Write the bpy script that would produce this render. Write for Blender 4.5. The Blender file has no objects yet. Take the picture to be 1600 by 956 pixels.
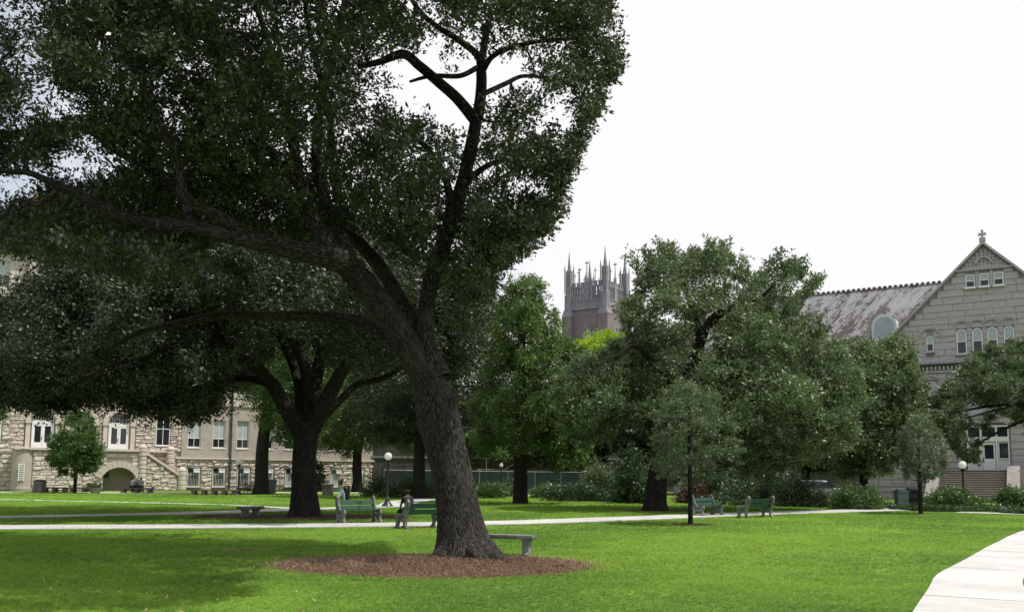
import bpy, math, random
import numpy as np
from mathutils import Vector, Matrix
S = bpy.context.scene
COL = S.collection
R = math.radians
random.seed(7)

# ---------------------------------------------------------------- camera, sky, sun
F, PCX, PCY = 1400.0, 800.0, 600.0            # focal length and principal point in photo pixels
PITCH, ROLL, EYE = math.atan(145 / 1400), R(0.4), 1.6
cam_d = bpy.data.cameras.new('camera'); cam = bpy.data.objects.new('camera', cam_d); COL.objects.link(cam)
cam_d.sensor_width = 36; cam_d.lens = 36 * F / 1600; cam_d.shift_y = 122 / 1600
cam_d.clip_start = 0.1; cam_d.clip_end = 3000
CAMR = Matrix.Rotation(math.pi / 2 + PITCH, 3, 'X') @ Matrix.Rotation(ROLL, 3, 'Z')
cam.matrix_world = Matrix.Translation((0, 0, EYE)) @ CAMR.to_4x4()
S.camera = cam
S.view_settings.view_transform = 'Standard'; S.view_settings.look = 'None'
S.view_settings.exposure = 0.0; S.view_settings.gamma = 1.0
S.cycles.max_bounces = 6; S.cycles.transparent_max_bounces = 6
S.cycles.diffuse_bounces = 3

SUN_EL, SUN_AZ = R(63), R(-18)                  # azimuth measured from +X towards +Y
sdir = Vector((math.cos(SUN_EL) * math.cos(SUN_AZ), math.cos(SUN_EL) * math.sin(SUN_AZ), math.sin(SUN_EL)))
sl = bpy.data.lights.new('sun', 'SUN'); sl.energy = 4.6; sl.angle = R(0.5); sl.color = (1.0, 0.95, 0.86)
so = bpy.data.objects.new('sun', sl); COL.objects.link(so)
so.rotation_euler = (-sdir).to_track_quat('-Z', 'Y').to_euler(); so.location = (20, 0, 60)

W = bpy.data.worlds.new('World'); S.world = W; W.use_nodes = True
nt = W.node_tree; nt.nodes.clear()
def nd(nt, t, **k):
    n = nt.nodes.new(t)
    for a, b in k.items():
        if a.startswith('_'): setattr(n, a[1:], b)
        else: n.inputs[a.replace('__', ' ')].default_value = b
    return n
out = nd(nt, 'ShaderNodeOutputWorld')
sky = nd(nt, 'ShaderNodeTexSky'); sky.sky_type = 'NISHITA'; sky.sun_disc = False
sky.sun_elevation = SUN_EL; sky.sun_rotation = math.pi / 2 - SUN_AZ
b1 = nd(nt, 'ShaderNodeBackground', Strength=0.13); nt.links.new(sky.outputs[0], b1.inputs[0])
b2 = nd(nt, 'ShaderNodeBackground', Color=(0.985, 0.985, 1.0, 1), Strength=1.0)
tc = nd(nt, 'ShaderNodeTexCoord')
nz = nd(nt, 'ShaderNodeTexNoise', Scale=2.6, Detail=5.0, Roughness=0.55); nt.links.new(tc.outputs['Generated'], nz.inputs['Vector'])
sx = nd(nt, 'ShaderNodeSeparateXYZ'); nt.links.new(tc.outputs['Generated'], sx.inputs[0])
ma = nd(nt, 'ShaderNodeMath', _operation='MULTIPLY_ADD'); nt.links.new(sx.outputs[0], ma.inputs[0]); ma.inputs[1].default_value = 0.5
nt.links.new(nz.outputs[0], ma.inputs[2])
mr = nd(nt, 'ShaderNodeMapRange'); mr.inputs['From Min'].default_value = 0.22; mr.inputs['From Max'].default_value = 0.42
mr.interpolation_type = 'SMOOTHSTEP'
mr.inputs['To Min'].default_value = 0.5
nt.links.new(ma.outputs[0], mr.inputs['Value'])
mxs = nd(nt, 'ShaderNodeMixShader')
nt.links.new(mr.outputs[0], mxs.inputs[0]); nt.links.new(b1.outputs[0], mxs.inputs[1]); nt.links.new(b2.outputs[0], mxs.inputs[2])
nt.links.new(mxs.outputs[0], out.inputs[0])

# ---------------------------------------------------------------- surveying helpers (photo pixel -> place)
def ray(x, y): return CAMR @ Vector(((x - PCX) / F, (PCY - y) / F, -1))
def P(x, y, d):
    v = ray(x, y); return Vector((0, 0, EYE)) + v * (d / v.y)
def G(x, y, z=0.0):
    v = ray(x, y); return Vector((0, 0, EYE)) + v * ((z - EYE) / v.z)

# ---------------------------------------------------------------- materials
MATS = {}
def mat(name, col, rough=0.8, col2=None, scale=4.0, bump=0.0, bscale=None, spec=0.3, detail=6.0, lo=0.35, hi=0.65, stretch=None, metal=0.0, coord='Object', col3=None, scale3=0.4):
    if name in MATS: return MATS[name]
    m = bpy.data.materials.new(name); m.use_nodes = True; t = m.node_tree; b = t.nodes['Principled BSDF']
    b.inputs['Base Color'].default_value = (*col, 1); b.inputs['Roughness'].default_value = rough
    b.inputs['Specular IOR Level'].default_value = spec; b.inputs['Metallic'].default_value = metal
    tc = nd(t, 'ShaderNodeTexCoord'); src = tc.outputs[coord]
    if stretch:
        mp = nd(t, 'ShaderNodeMapping'); mp.inputs['Scale'].default_value = stretch
        t.links.new(src, mp.inputs[0]); src = mp.outputs[0]
    if col2:
        n = nd(t, 'ShaderNodeTexNoise', Scale=scale, Detail=detail, Roughness=0.62); t.links.new(src, n.inputs['Vector'])
        r = nd(t, 'ShaderNodeMapRange'); r.inputs['From Min'].default_value = lo; r.inputs['From Max'].default_value = hi
        t.links.new(n.outputs[0], r.inputs['Value'])
        x = nd(t, 'ShaderNodeMix', _data_type='RGBA'); t.links.new(r.outputs[0], x.inputs[0])
        x.inputs[6].default_value = (*col, 1); x.inputs[7].default_value = (*col2, 1)
        res = x.outputs[2]
        if col3:
            n3 = nd(t, 'ShaderNodeTexNoise', Scale=scale3, Detail=4.0); t.links.new(src, n3.inputs['Vector'])
            r3 = nd(t, 'ShaderNodeMapRange'); r3.inputs['From Min'].default_value = 0.45; r3.inputs['From Max'].default_value = 0.68
            t.links.new(n3.outputs[0], r3.inputs['Value'])
            x3 = nd(t, 'ShaderNodeMix', _data_type='RGBA'); t.links.new(r3.outputs[0], x3.inputs[0])
            t.links.new(res, x3.inputs[6]); x3.inputs[7].default_value = (*col3, 1); res = x3.outputs[2]
        t.links.new(res, b.inputs['Base Color'])
    if bump:
        n2 = nd(t, 'ShaderNodeTexNoise', Scale=bscale or scale * 3, Detail=6.0, Roughness=0.65); t.links.new(src, n2.inputs['Vector'])
        bp = nd(t, 'ShaderNodeBump', Strength=1.0, Distance=bump); t.links.new(n2.outputs[0], bp.inputs['Height'])
        t.links.new(bp.outputs[0], b.inputs['Normal'])
    MATS[name] = m; return m

def leaf_mat(name, ca, cb, trans=0.3, rough=0.42, tcol=None):
    if name in MATS: return MATS[name]
    m = bpy.data.materials.new(name); m.use_nodes = True; t = m.node_tree; b = t.nodes['Principled BSDF']; o = t.nodes['Material Output']
    at = nd(t, 'ShaderNodeAttribute', _attribute_name='tint')
    x = nd(t, 'ShaderNodeMix', _data_type='RGBA'); t.links.new(at.outputs['Fac'], x.inputs[0])
    x.inputs[6].default_value = (*ca, 1); x.inputs[7].default_value = (*cb, 1)
    t.links.new(x.outputs[2], b.inputs['Base Color']); b.inputs['Roughness'].default_value = rough; b.inputs['Specular IOR Level'].default_value = 0.6
    tr = nd(t, 'ShaderNodeBsdfTranslucent')
    hs = nd(t, 'ShaderNodeHueSaturation', Hue=0.485, Saturation=1.15, Value=1.8); t.links.new(x.outputs[2], hs.inputs['Color']); t.links.new(hs.outputs[0], tr.inputs[0])
    mx = nd(t, 'ShaderNodeMixShader', Fac=trans); t.links.new(b.outputs[0], mx.inputs[1]); t.links.new(tr.outputs[0], mx.inputs[2]); t.links.new(mx.outputs[0], o.inputs[0])
    MATS[name] = m; return m

def bark_mat(name, ca, cb, cc, su=9.0, sv=2.2, bump=0.05):
    if name in MATS: return MATS[name]
    m = bpy.data.materials.new(name); m.use_nodes = True; t = m.node_tree; b = t.nodes['Principled BSDF']
    uv = nd(t, 'ShaderNodeUVMap', _uv_map='UVMap')
    wn = nd(t, 'ShaderNodeTexNoise', Scale=2.5, Detail=3.0); t.links.new(uv.outputs[0], wn.inputs['Vector'])
    mv = nd(t, 'ShaderNodeVectorMath', _operation='MULTIPLY_ADD'); t.links.new(wn.outputs['Color'], mv.inputs[0]); mv.inputs[1].default_value = (0.10, 0.16, 0); t.links.new(uv.outputs[0], mv.inputs[2])
    mp = nd(t, 'ShaderNodeMapping'); mp.inputs['Scale'].default_value = (su, sv, 1); t.links.new(mv.outputs[0], mp.inputs[0])
    vo = nd(t, 'ShaderNodeTexVoronoi', _feature='DISTANCE_TO_EDGE', Scale=1.6); t.links.new(mp.outputs[0], vo.inputs['Vector'])
    n = nd(t, 'ShaderNodeTexNoise', Scale=3.0, Detail=8.0, Roughness=0.7); t.links.new(mp.outputs[0], n.inputs['Vector'])
    r = nd(t, 'ShaderNodeMapRange'); r.inputs['From Max'].default_value = 0.22; t.links.new(vo.outputs['Distance'], r.inputs['Value'])
    mu = nd(t, 'ShaderNodeMath', _operation='MULTIPLY_ADD'); t.links.new(n.outputs[0], mu.inputs[0]); mu.inputs[1].default_value = 0.9; t.links.new(r.outputs[0], mu.inputs[2])
    cr = nd(t, 'ShaderNodeValToRGB'); e = cr.color_ramp.elements
    e[0].position = 0.3; e[0].color = (*ca, 1); e[1].position = 1.5 / 1.9; e[1].color = (*cc, 1); k = e.new(0.55); k.color = (*cb, 1)
    hm = nd(t, 'ShaderNodeMath', _operation='DIVIDE'); t.links.new(mu.outputs[0], hm.inputs[0]); hm.inputs[1].default_value = 1.9
    t.links.new(hm.outputs[0], cr.inputs[0])
    lich = nd(t, 'ShaderNodeTexNoise', Scale=1.3, Detail=5.0); t.links.new(uv.outputs[0], lich.inputs['Vector'])
    lr = nd(t, 'ShaderNodeMapRange'); lr.inputs['From Min'].default_value = 0.52; lr.inputs['From Max'].default_value = 0.72; lr.inputs['To Max'].default_value = 0.5; t.links.new(lich.outputs[0], lr.inputs['Value'])
    x = nd(t, 'ShaderNodeMix', _data_type='RGBA'); t.links.new(lr.outputs[0], x.inputs[0]); t.links.new(cr.outputs[0], x.inputs[6]); x.inputs[7].default_value = (cc[0] * 1.15, cc[1] * 1.2, cc[2] * 1.05, 1)
    t.links.new(x.outputs[2], b.inputs['Base Color']); b.inputs['Roughness'].default_value = 0.9; b.inputs['Specular IOR Level'].default_value = 0.25
    bp = nd(t, 'ShaderNodeBump', Strength=1.0, Distance=bump); t.links.new(hm.outputs[0], bp.inputs['Height']); t.links.new(bp.outputs[0], b.inputs['Normal'])
    MATS[name] = m; return m

M_lawn = mat('lawn', (0.075, 0.14, 0.02), 0.9, (0.145, 0.235, 0.036), 5.0, 0.02, 60, spec=0.1, lo=0.3, hi=0.7, col3=(0.17, 0.29, 0.045), scale3=0.22)
M_far = mat('far_ground', (0.16, 0.15, 0.13), 0.95, (0.10, 0.12, 0.08), 0.08, spec=0.1)
M_grass = leaf_mat('grass_blades', (0.078, 0.178, 0.018), (0.21, 0.355, 0.048), 0.33, 0.6)
M_conc = mat('pale_concrete', (0.50, 0.495, 0.49), 0.9, (0.40, 0.395, 0.39), 1.3, 0.004, 50, spec=0.15, col3=(0.55, 0.54, 0.525), scale3=0.5)
M_walk = mat('grey_walk', (0.50, 0.47, 0.43), 0.9, (0.40, 0.375, 0.34), 0.8, 0.004, 40, spec=0.15)
M_mulch = mat('pine_mulch', (0.10, 0.058, 0.036), 0.95, (0.215, 0.14, 0.095), 14.0, 0.05, 26, spec=0.1, lo=0.38, hi=0.66, col3=(0.13, 0.075, 0.045), scale3=1.2)
M_soil = mat('dark_soil', (0.10, 0.065, 0.04), 0.95, (0.05, 0.035, 0.022), 6.0, 0.03, 30, spec=0.1)
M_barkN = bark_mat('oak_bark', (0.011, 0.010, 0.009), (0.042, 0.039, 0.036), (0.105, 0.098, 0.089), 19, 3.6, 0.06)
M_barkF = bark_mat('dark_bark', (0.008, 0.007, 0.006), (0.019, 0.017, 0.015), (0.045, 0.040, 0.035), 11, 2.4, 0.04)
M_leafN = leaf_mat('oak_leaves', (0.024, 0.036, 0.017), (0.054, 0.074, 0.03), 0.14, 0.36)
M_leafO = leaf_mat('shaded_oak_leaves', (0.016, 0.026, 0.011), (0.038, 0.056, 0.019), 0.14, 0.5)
M_leafR = leaf_mat('grey_green_leaves', (0.055, 0.090, 0.040), (0.125, 0.175, 0.075), 0.26, 0.47)
M_leafY = leaf_mat('young_oak_leaves', (0.052, 0.082, 0.042), (0.115, 0.16, 0.075), 0.28, 0.42)
M_leafC = leaf_mat('cypress_leaves', (0.042, 0.085, 0.022), (0.095, 0.155, 0.036), 0.36, 0.5)
M_leafL = leaf_mat('yellow_green_leaves', (0.15, 0.26, 0.02), (0.25, 0.36, 0.03), 0.4, 0.5)
M_leafD = leaf_mat('dark_shrub_leaves', (0.02, 0.045, 0.015), (0.05, 0.095, 0.025), 0.2, 0.4)
M_leafB = leaf_mat('hedge_leaves', (0.038, 0.08, 0.02), (0.08, 0.145, 0.032), 0.3, 0.45)
M_leafRed = leaf_mat('red_leaves', (0.05, 0.018, 0.01), (0.05, 0.04, 0.014), 0.3, 0.5)
M_stoneL = mat('warm_limestone', (0.56, 0.485, 0.45), 0.9, (0.47, 0.405, 0.375), 1.3, 0.03, 9, spec=0.15, col3=(0.55, 0.50, 0.455), scale3=0.35)
M_joint = mat('mortar_wall', (0.50, 0.435, 0.40), 0.95, (0.43, 0.37, 0.34), 3.0, 0.02, 20, spec=0.1)
M_trimL = mat('dressed_stone', (0.58, 0.52, 0.47), 0.85, (0.50, 0.44, 0.40), 1.2, 0.006, 20, spec=0.2)
M_stucco = mat('tan_stucco', (0.44, 0.385, 0.35), 0.9, (0.38, 0.33, 0.30), 1.5, 0.01, 30, spec=0.1)
M_stoneR = mat('grey_sandstone', (0.47, 0.435, 0.45), 0.9, (0.40, 0.37, 0.385), 1.1, 0.03, 8, spec=0.15, stretch=(1, 1, 3), col3=(0.48, 0.445, 0.455), scale3=0.3)
M_jointR = mat('grey_mortar', (0.38, 0.35, 0.36), 0.95, (0.33, 0.305, 0.315), 3.0, 0.02, 20, spec=0.1)
M_trimR = mat('grey_trim', (0.43, 0.395, 0.405), 0.85, (0.37, 0.34, 0.35), 1.5, 0.01, 20, spec=0.2)
M_tread = mat('tread_lit_tone', (0.46, 0.42, 0.385), 0.85, (0.38, 0.345, 0.315), 2.0, spec=0.2)  # lighter stone colour, painting in the light on the step tops
M_riser2 = mat('cheek_shade_tone', (0.30, 0.275, 0.265), 0.9, (0.22, 0.20, 0.195), 1.5, 0.01, 12, spec=0.15)  # stone colour lowered to stand in for shade on the cheek walls
M_riser = mat('riser_shade_tone', (0.17, 0.155, 0.14), 0.9, (0.12, 0.11, 0.10), 3.0, spec=0.1)  # dark colour paints the shade on the step fronts
M_white = mat('white_paint', (0.78, 0.79, 0.79), 0.55, (0.70, 0.71, 0.71), 3.0, spec=0.4)
M_wframe = mat('window_paint', (0.70, 0.70, 0.68), 0.6, (0.60, 0.60, 0.58), 3.0, spec=0.3)
M_glass = mat('dark_glass', (0.012, 0.014, 0.02), 0.08, (0.03, 0.033, 0.04), 1.2, spec=0.6)
M_blind = mat('window_blind', (0.42, 0.47, 0.50), 0.5, (0.36, 0.40, 0.43), 2.0, spec=0.4)
M_green = mat('bench_green', (0.010, 0.050, 0.034), 0.5, (0.018, 0.068, 0.045), 5.0, 0.002, 40, spec=0.4, stretch=(1, 8, 8))
M_bconc = mat('weathered_concrete', (0.20, 0.20, 0.19), 0.92, (0.10, 0.105, 0.10), 7.0, 0.01, 40, spec=0.15, col3=(0.26, 0.26, 0.24), scale3=2)
M_iron = mat('black_iron', (0.012, 0.013, 0.013), 0.38, (0.02, 0.02, 0.02), 6.0, spec=0.5)
M_globe = mat('opal_globe', (0.90, 0.89, 0.86), 0.3, (0.86, 0.85, 0.82), 2.0, spec=0.5)
nt_ = M_globe.node_tree; tr_ = nd(nt_, 'ShaderNodeBsdfTranslucent'); tr_.inputs[0].default_value = (.95, .94, .9, 1); mx_ = nd(nt_, 'ShaderNodeMixShader', Fac=.5)
nt_.links.new(nt_.nodes['Principled BSDF'].outputs[0], mx_.inputs[1]); nt_.links.new(tr_.outputs[0], mx_.inputs[2]); nt_.links.new(mx_.outputs[0], nt_.nodes['Material Output'].inputs[0])
M_gutter = mat('green_gutter', (0.03, 0.06, 0.05), 0.5, (0.045, 0.075, 0.065), 4.0)
M_crest = mat('brown_crest_tile', (0.19, 0.125, 0.115), 0.85, (0.13, 0.09, 0.085), 5.0, 0.01)
M_redtile = mat('red_tile', (0.30, 0.10, 0.07), 0.8, (0.20, 0.075, 0.055), 5.0, 0.01)
M_mesh = mat('green_screen', (0.004, 0.014, 0.011), 0.9, (0.007, 0.02, 0.016), 1.0, 0.03, 1.2)
M_steel = mat('galvanised', (0.15, 0.15, 0.145), 0.6, (0.32, 0.32, 0.31), 5.0, spec=0.5, metal=0.4)
M_skin = mat('skin', (0.50, 0.27, 0.19), 0.6, (0.44, 0.22, 0.15), 8.0)
M_skin2 = mat('dark_skin', (0.07, 0.04, 0.03), 0.6, (0.10, 0.05, 0.03), 8.0)
M_shirt = mat('dark_shirt', (0.02, 0.032, 0.03), 0.9, (0.035, 0.05, 0.045), 6.0)
M_jeans = mat('pale_denim', (0.32, 0.40, 0.52), 0.9, (0.24, 0.31, 0.42), 8.0)
M_grey = mat('grey_cloth', (0.27, 0.30, 0.33), 0.9, (0.20, 0.23, 0.26), 6.0)
M_lilac = mat('lilac_cloth', (0.24, 0.23, 0.32), 0.9, (0.18, 0.17, 0.24), 6.0)
M_black = mat('black_cloth', (0.012, 0.012, 0.014), 0.9, (0.02, 0.02, 0.022), 6.0)
M_hair = mat('dark_hair', (0.012, 0.009, 0.008), 0.7, (0.02, 0.014, 0.01), 20.0, 0.01, 60)
M_hair2 = mat('light_hair', (0.42, 0.22, 0.12), 0.7, (0.35, 0.17, 0.09), 20.0, 0.01, 60)
M_rubber = mat('rubber', (0.015, 0.015, 0.015), 0.8, (0.022, 0.022, 0.022), 9.0)
M_bin = mat('grey_green_bin', (0.07, 0.11, 0.10), 0.6, (0.09, 0.13, 0.12), 5.0)
M_carpaint = mat('white_car_paint', (0.72, 0.74, 0.76), 0.25, (0.70, 0.72, 0.74), 2.0, spec=0.6)
M_brown = mat('brown_brick_pier', (0.15, 0.12, 0.10), 0.9, (0.10, 0.08, 0.068), 6.0, 0.01)
M_dormer = mat('pale_copper_sheet', (0.52, 0.60, 0.60), 0.55, (0.66, 0.72, 0.72), 0.8, spec=0.3)
M_tw = mat('tower_stone', (0.27, 0.27, 0.295), 0.9, (0.20, 0.20, 0.22), 0.8, 0.03, 3, spec=0.1)
M_twb = mat('tower_brick', (0.18, 0.155, 0.155), 0.9, (0.23, 0.205, 0.205), 0.8, 0.03, 5, spec=0.1)
M_bg = mat('grey_render', (0.085, 0.08, 0.077), 0.9, (0.06, 0.056, 0.054), 1.2, 0.01, 9)

def slate_mat():
    m = bpy.data.materials.new('lichen_slate'); m.use_nodes = True; t = m.node_tree; b = t.nodes['Principled BSDF']
    tc = nd(t, 'ShaderNodeTexCoord')
    br = nd(t, 'ShaderNodeTexBrick', Scale=1.0); br.inputs['Brick Width'].default_value = 0.34; br.inputs['Row Height'].default_value = 0.24
    br.inputs['Mortar Size'].default_value = 0.02; br.inputs['Color1'].default_value = (0.9, 0.9, 0.9, 1); br.inputs['Color2'].default_value = (0.45, 0.45, 0.45, 1); br.inputs['Mortar'].default_value = (0.1, 0.1, 0.1, 1)
    t.links.new(tc.outputs['UV'], br.inputs['Vector'])
    mp = nd(t, 'ShaderNodeMapping'); mp.inputs['Scale'].default_value = (1.1, 0.9, 1); mp.inputs['Rotation'].default_value = (0, 0, R(-35)); t.links.new(tc.outputs['UV'], mp.inputs[0])
    mp2 = nd(t, 'ShaderNodeMapping'); mp2.inputs['Scale'].default_value = (1.0, 0.35, 1); t.links.new(mp.outputs[0], mp2.inputs[0])
    n = nd(t, 'ShaderNodeTexNoise', Scale=1.1, Detail=9.0, Roughness=0.75); t.links.new(mp2.outputs[0], n.inputs['Vector'])
    sp = nd(t, 'ShaderNodeSeparateXYZ'); t.links.new(tc.outputs['UV'], sp.inputs[0])
    # lichen is thickest near the ridge (v = 0) and breaks up further down
    g = nd(t, 'ShaderNodeMath', _operation='MULTIPLY_ADD'); t.links.new(sp.outputs[1], g.inputs[0]); g.inputs[1].default_value = -0.012; t.links.new(n.outputs[0], g.inputs[2])
    ad = nd(t, 'ShaderNodeMath', _operation='MULTIPLY_ADD'); t.links.new(br.outputs['Color'], ad.inputs[0]); ad.inputs[1].default_value = 0.16; t.links.new(g.outputs[0], ad.inputs[2])
    r = nd(t, 'ShaderNodeMapRange'); r.inputs['From Min'].default_value = 0.50; r.inputs['From Max'].default_value = 0.60; t.links.new(ad.outputs[0], r.inputs['Value'])
    x = nd(t, 'ShaderNodeMix', _data_type='RGBA'); t.links.new(r.outputs[0], x.inputs[0]); x.inputs[6].default_value = (0.085, 0.067, 0.06, 1); x.inputs[7].default_value = (0.32, 0.32, 0.345, 1)
    t.links.new(x.outputs[2], b.inputs['Base Color']); b.inputs['Roughness'].default_value = 0.85
    bp = nd(t, 'ShaderNodeBump', Strength=1.0, Distance=0.04); t.links.new(br.outputs['Fac'], bp.inputs['Height']); bp.invert = True; t.links.new(bp.outputs[0], b.inputs['Normal'])
    return m
M_slate = slate_mat()

# ---------------------------------------------------------------- mesh helpers
class MB:
    def __init__(s): s.v = []; s.f = []; s.uv = []
    def add(s, v, f, uv=None):
        o = len(s.v); s.v += [tuple(a) for a in v]; s.f += [tuple(i + o for i in q) for q in f]
        if uv is not None: s.uv += uv
    def box(s, x0, x1, y0, y1, z0, z1, M=None):
        v = [(x, y, z) for z in (z0, z1) for y in (y0, y1) for x in (x0, x1)]
        if M is not None: v = [M @ Vector(a) for a in v]
        s.add(v, [(0, 2, 3, 1), (4, 5, 7, 6), (0, 1, 5, 4), (2, 6, 7, 3), (0, 4, 6, 2), (1, 3, 7, 5)])
    def prism(s, poly, y0, y1):                 # polygon in (x, z) drawn out along y
        n = len(poly)
        s.add([(a, y0, b) for a, b in poly] + [(a, y1, b) for a, b in poly],
              [tuple(range(n)), tuple(range(2 * n - 1, n - 1, -1))] + [(i, i + n, (i + 1) % n + n, (i + 1) % n) for i in range(n)])
    def prismx(s, poly, x0, x1):                # polygon in (y, z) drawn out along x
        n = len(poly)
        s.add([(x0, a, b) for a, b in poly] + [(x1, a, b) for a, b in poly],
              [tuple(range(n - 1, -1, -1)), tuple(range(n, 2 * n))] + [(i, (i + 1) % n, (i + 1) % n + n, i + n) for i in range(n)])
    def ring(s, outer, inner, y0, y1, closed=True):
        n = len(outer); v = []
        for y in (y0, y1):
            v += [(a, y, b) for a, b in outer] + [(a, y, b) for a, b in inner]
        f = []
        for i in range(n if closed else n - 1):
            j = (i + 1) % n
            f += [(i, j, n + j, n + i), (2 * n + i, 3 * n + i, 3 * n + j, 2 * n + j), (i, 2 * n + i, 2 * n + j, j), (n + i, n + j, 3 * n + j, 3 * n + i)]
        if not closed:
            for i in (0, n - 1): f.append((i, n + i, 3 * n + i, 2 * n + i))
        s.add(v, f)
    def lathe(s, prof, n=16, c=(0, 0, 0)):      # profile (r, z)
        v = [(c[0] + r * math.cos(2 * math.pi * k / n), c[1] + r * math.sin(2 * math.pi * k / n), c[2] + z) for r, z in prof for k in range(n)]
        f = [(i * n + k, i * n + (k + 1) % n, (i + 1) * n + (k + 1) % n, (i + 1) * n + k) for i in range(len(prof) - 1) for k in range(n)]
        f += [tuple(range(n - 1, -1, -1)), tuple(range((len(prof) - 1) * n, len(prof) * n))]
        s.add(v, f)
    def tube(s, pts, rad, n=8, sub=1, disp=None, cap=True, uv=True):
        pts = [Vector(p) for p in pts]
        if sub > 1:
            q, rr = [], []
            for i in range(len(pts) - 1):
                a, b, c, d = pts[max(i - 1, 0)], pts[i], pts[i + 1], pts[min(i + 2, len(pts) - 1)]
                for k in range(sub):
                    t = k / sub; q.append(0.5 * ((2 * b) + (c - a) * t + (2 * a - 5 * b + 4 * c - d) * t * t + (3 * b - a - 3 * c + d) * t ** 3))
                    rr.append(rad[i] * (1 - t) + rad[i + 1] * t)
            q.append(pts[-1]); rr.append(rad[-1]); pts, rad = q, rr
        m = len(pts); o = len(s.v); L = 0; up = None
        for i in range(m):
            t = (pts[min(i + 1, m - 1)] - pts[max(i - 1, 0)]).normalized()
            if up is None: up = Vector((0, 1, 0)) if abs(t.y) < 0.8 else Vector((1, 0, 0))
            a = up.cross(t).normalized(); b = t.cross(a).normalized(); up = b
            if i: L += (pts[i] - pts[i - 1]).length
            for k in range(n):
                w = 2 * math.pi * k / n; r = rad[i] * (disp(w, L, i / (m - 1)) if disp else 1)
                s.v.append(tuple(pts[i] + a * (r * math.cos(w)) + b * (r * math.sin(w))))
                
        Ls = [0]
        for i in range(1, m): Ls.append(Ls[-1] + (pts[i] - pts[i - 1]).length)
        rm = max(rad)
        for i in range(m - 1):
            for k in range(n):
                k2 = (k + 1) % n
                s.f.append((o + i * n + k, o + i * n + k2, o + (i + 1) * n + k2, o + (i + 1) * n + k))
                if uv:
                    u0, u1 = k / n * 6.28 * rm, (k + 1) / n * 6.28 * rm
                    s.uv += [(u0, Ls[i]), (u1, Ls[i]), (u1, Ls[i + 1]), (u0, Ls[i + 1])]
        if cap:
            s.f.append(tuple(o + (m - 1) * n + k for k in range(n)))
            if uv: s.uv += [(0, 0)] * n
    def mesh(s, name, m, smooth=False):
        me = bpy.data.meshes.new(name); me.from_pydata(s.v, [], s.f); me.materials.append(m)
        if s.uv and len(s.uv) == len(me.loops):
            l = me.uv_layers.new(name='UVMap'); l.data.foreach_set('uv', np.array(s.uv, 'f').ravel())
        if smooth: me.polygons.foreach_set('use_smooth', [True] * len(me.polygons))
        me.update(); return me
    def build(s, name, m, parent=None, smooth=False, loc=None, rotz=0):
        return link(name, s.mesh(name, m, smooth), parent, loc, rotz)

def link(name, me, parent=None, loc=None, rotz=0):
    o = bpy.data.objects.new(name, me); COL.objects.link(o)
    if parent: o.parent = parent
    if loc is not None: o.location = loc
    if rotz: o.rotation_euler.z = rotz
    return o
def tag(o, label, cat, group=None, kind=None):
    o['label'] = label; o['category'] = cat
    if group: o['group'] = group
    if kind: o['kind'] = kind
    return o
def empty(name, loc, label, cat, rotz=0, group=None):
    o = bpy.data.objects.new(name, None); COL.objects.link(o); o.location = loc; o.rotation_euler.z = rotz
    o.empty_display_size = 0.3
    return tag(o, label, cat, group)
def struct(o, label=None):
    o['kind'] = 'structure'
    if label: o['label'] = label
    return o
def copy_tree(o, parent=None):
    c = o.copy(); COL.objects.link(c); c.parent = parent
    for ch in list(o.children): copy_tree(ch, c)
    return c
def again(proto, loc, rotz, label, scale=1):
    c = copy_tree(proto); c.location = loc; c.rotation_euler.z = rotz; c['label'] = label; c.scale = (scale,) * 3
    return c

# lattice value noise for numpy arrays
_rs = np.random.RandomState(3); _T = _rs.rand(64, 64, 64).astype('f')
def vnoise(p, f=1.0):
    p = np.asarray(p, 'f') * f + 100.0; i = np.floor(p).astype(int); t = p - i; t = t * t * (3 - 2 * t); r = 0
    for dx in (0, 1):
        for dy in (0, 1):
            for dz in (0, 1):
                w = (t[:, 0] if dx else 1 - t[:, 0]) * (t[:, 1] if dy else 1 - t[:, 1]) * (t[:, 2] if dz else 1 - t[:, 2])
                r = r + w * _T[(i[:, 0] + dx) & 63, (i[:, 1] + dy) & 63, (i[:, 2] + dz) & 63]
    return r
def unit(v): return v / np.maximum(np.linalg.norm(v, axis=1, keepdims=True), 1e-6)

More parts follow.
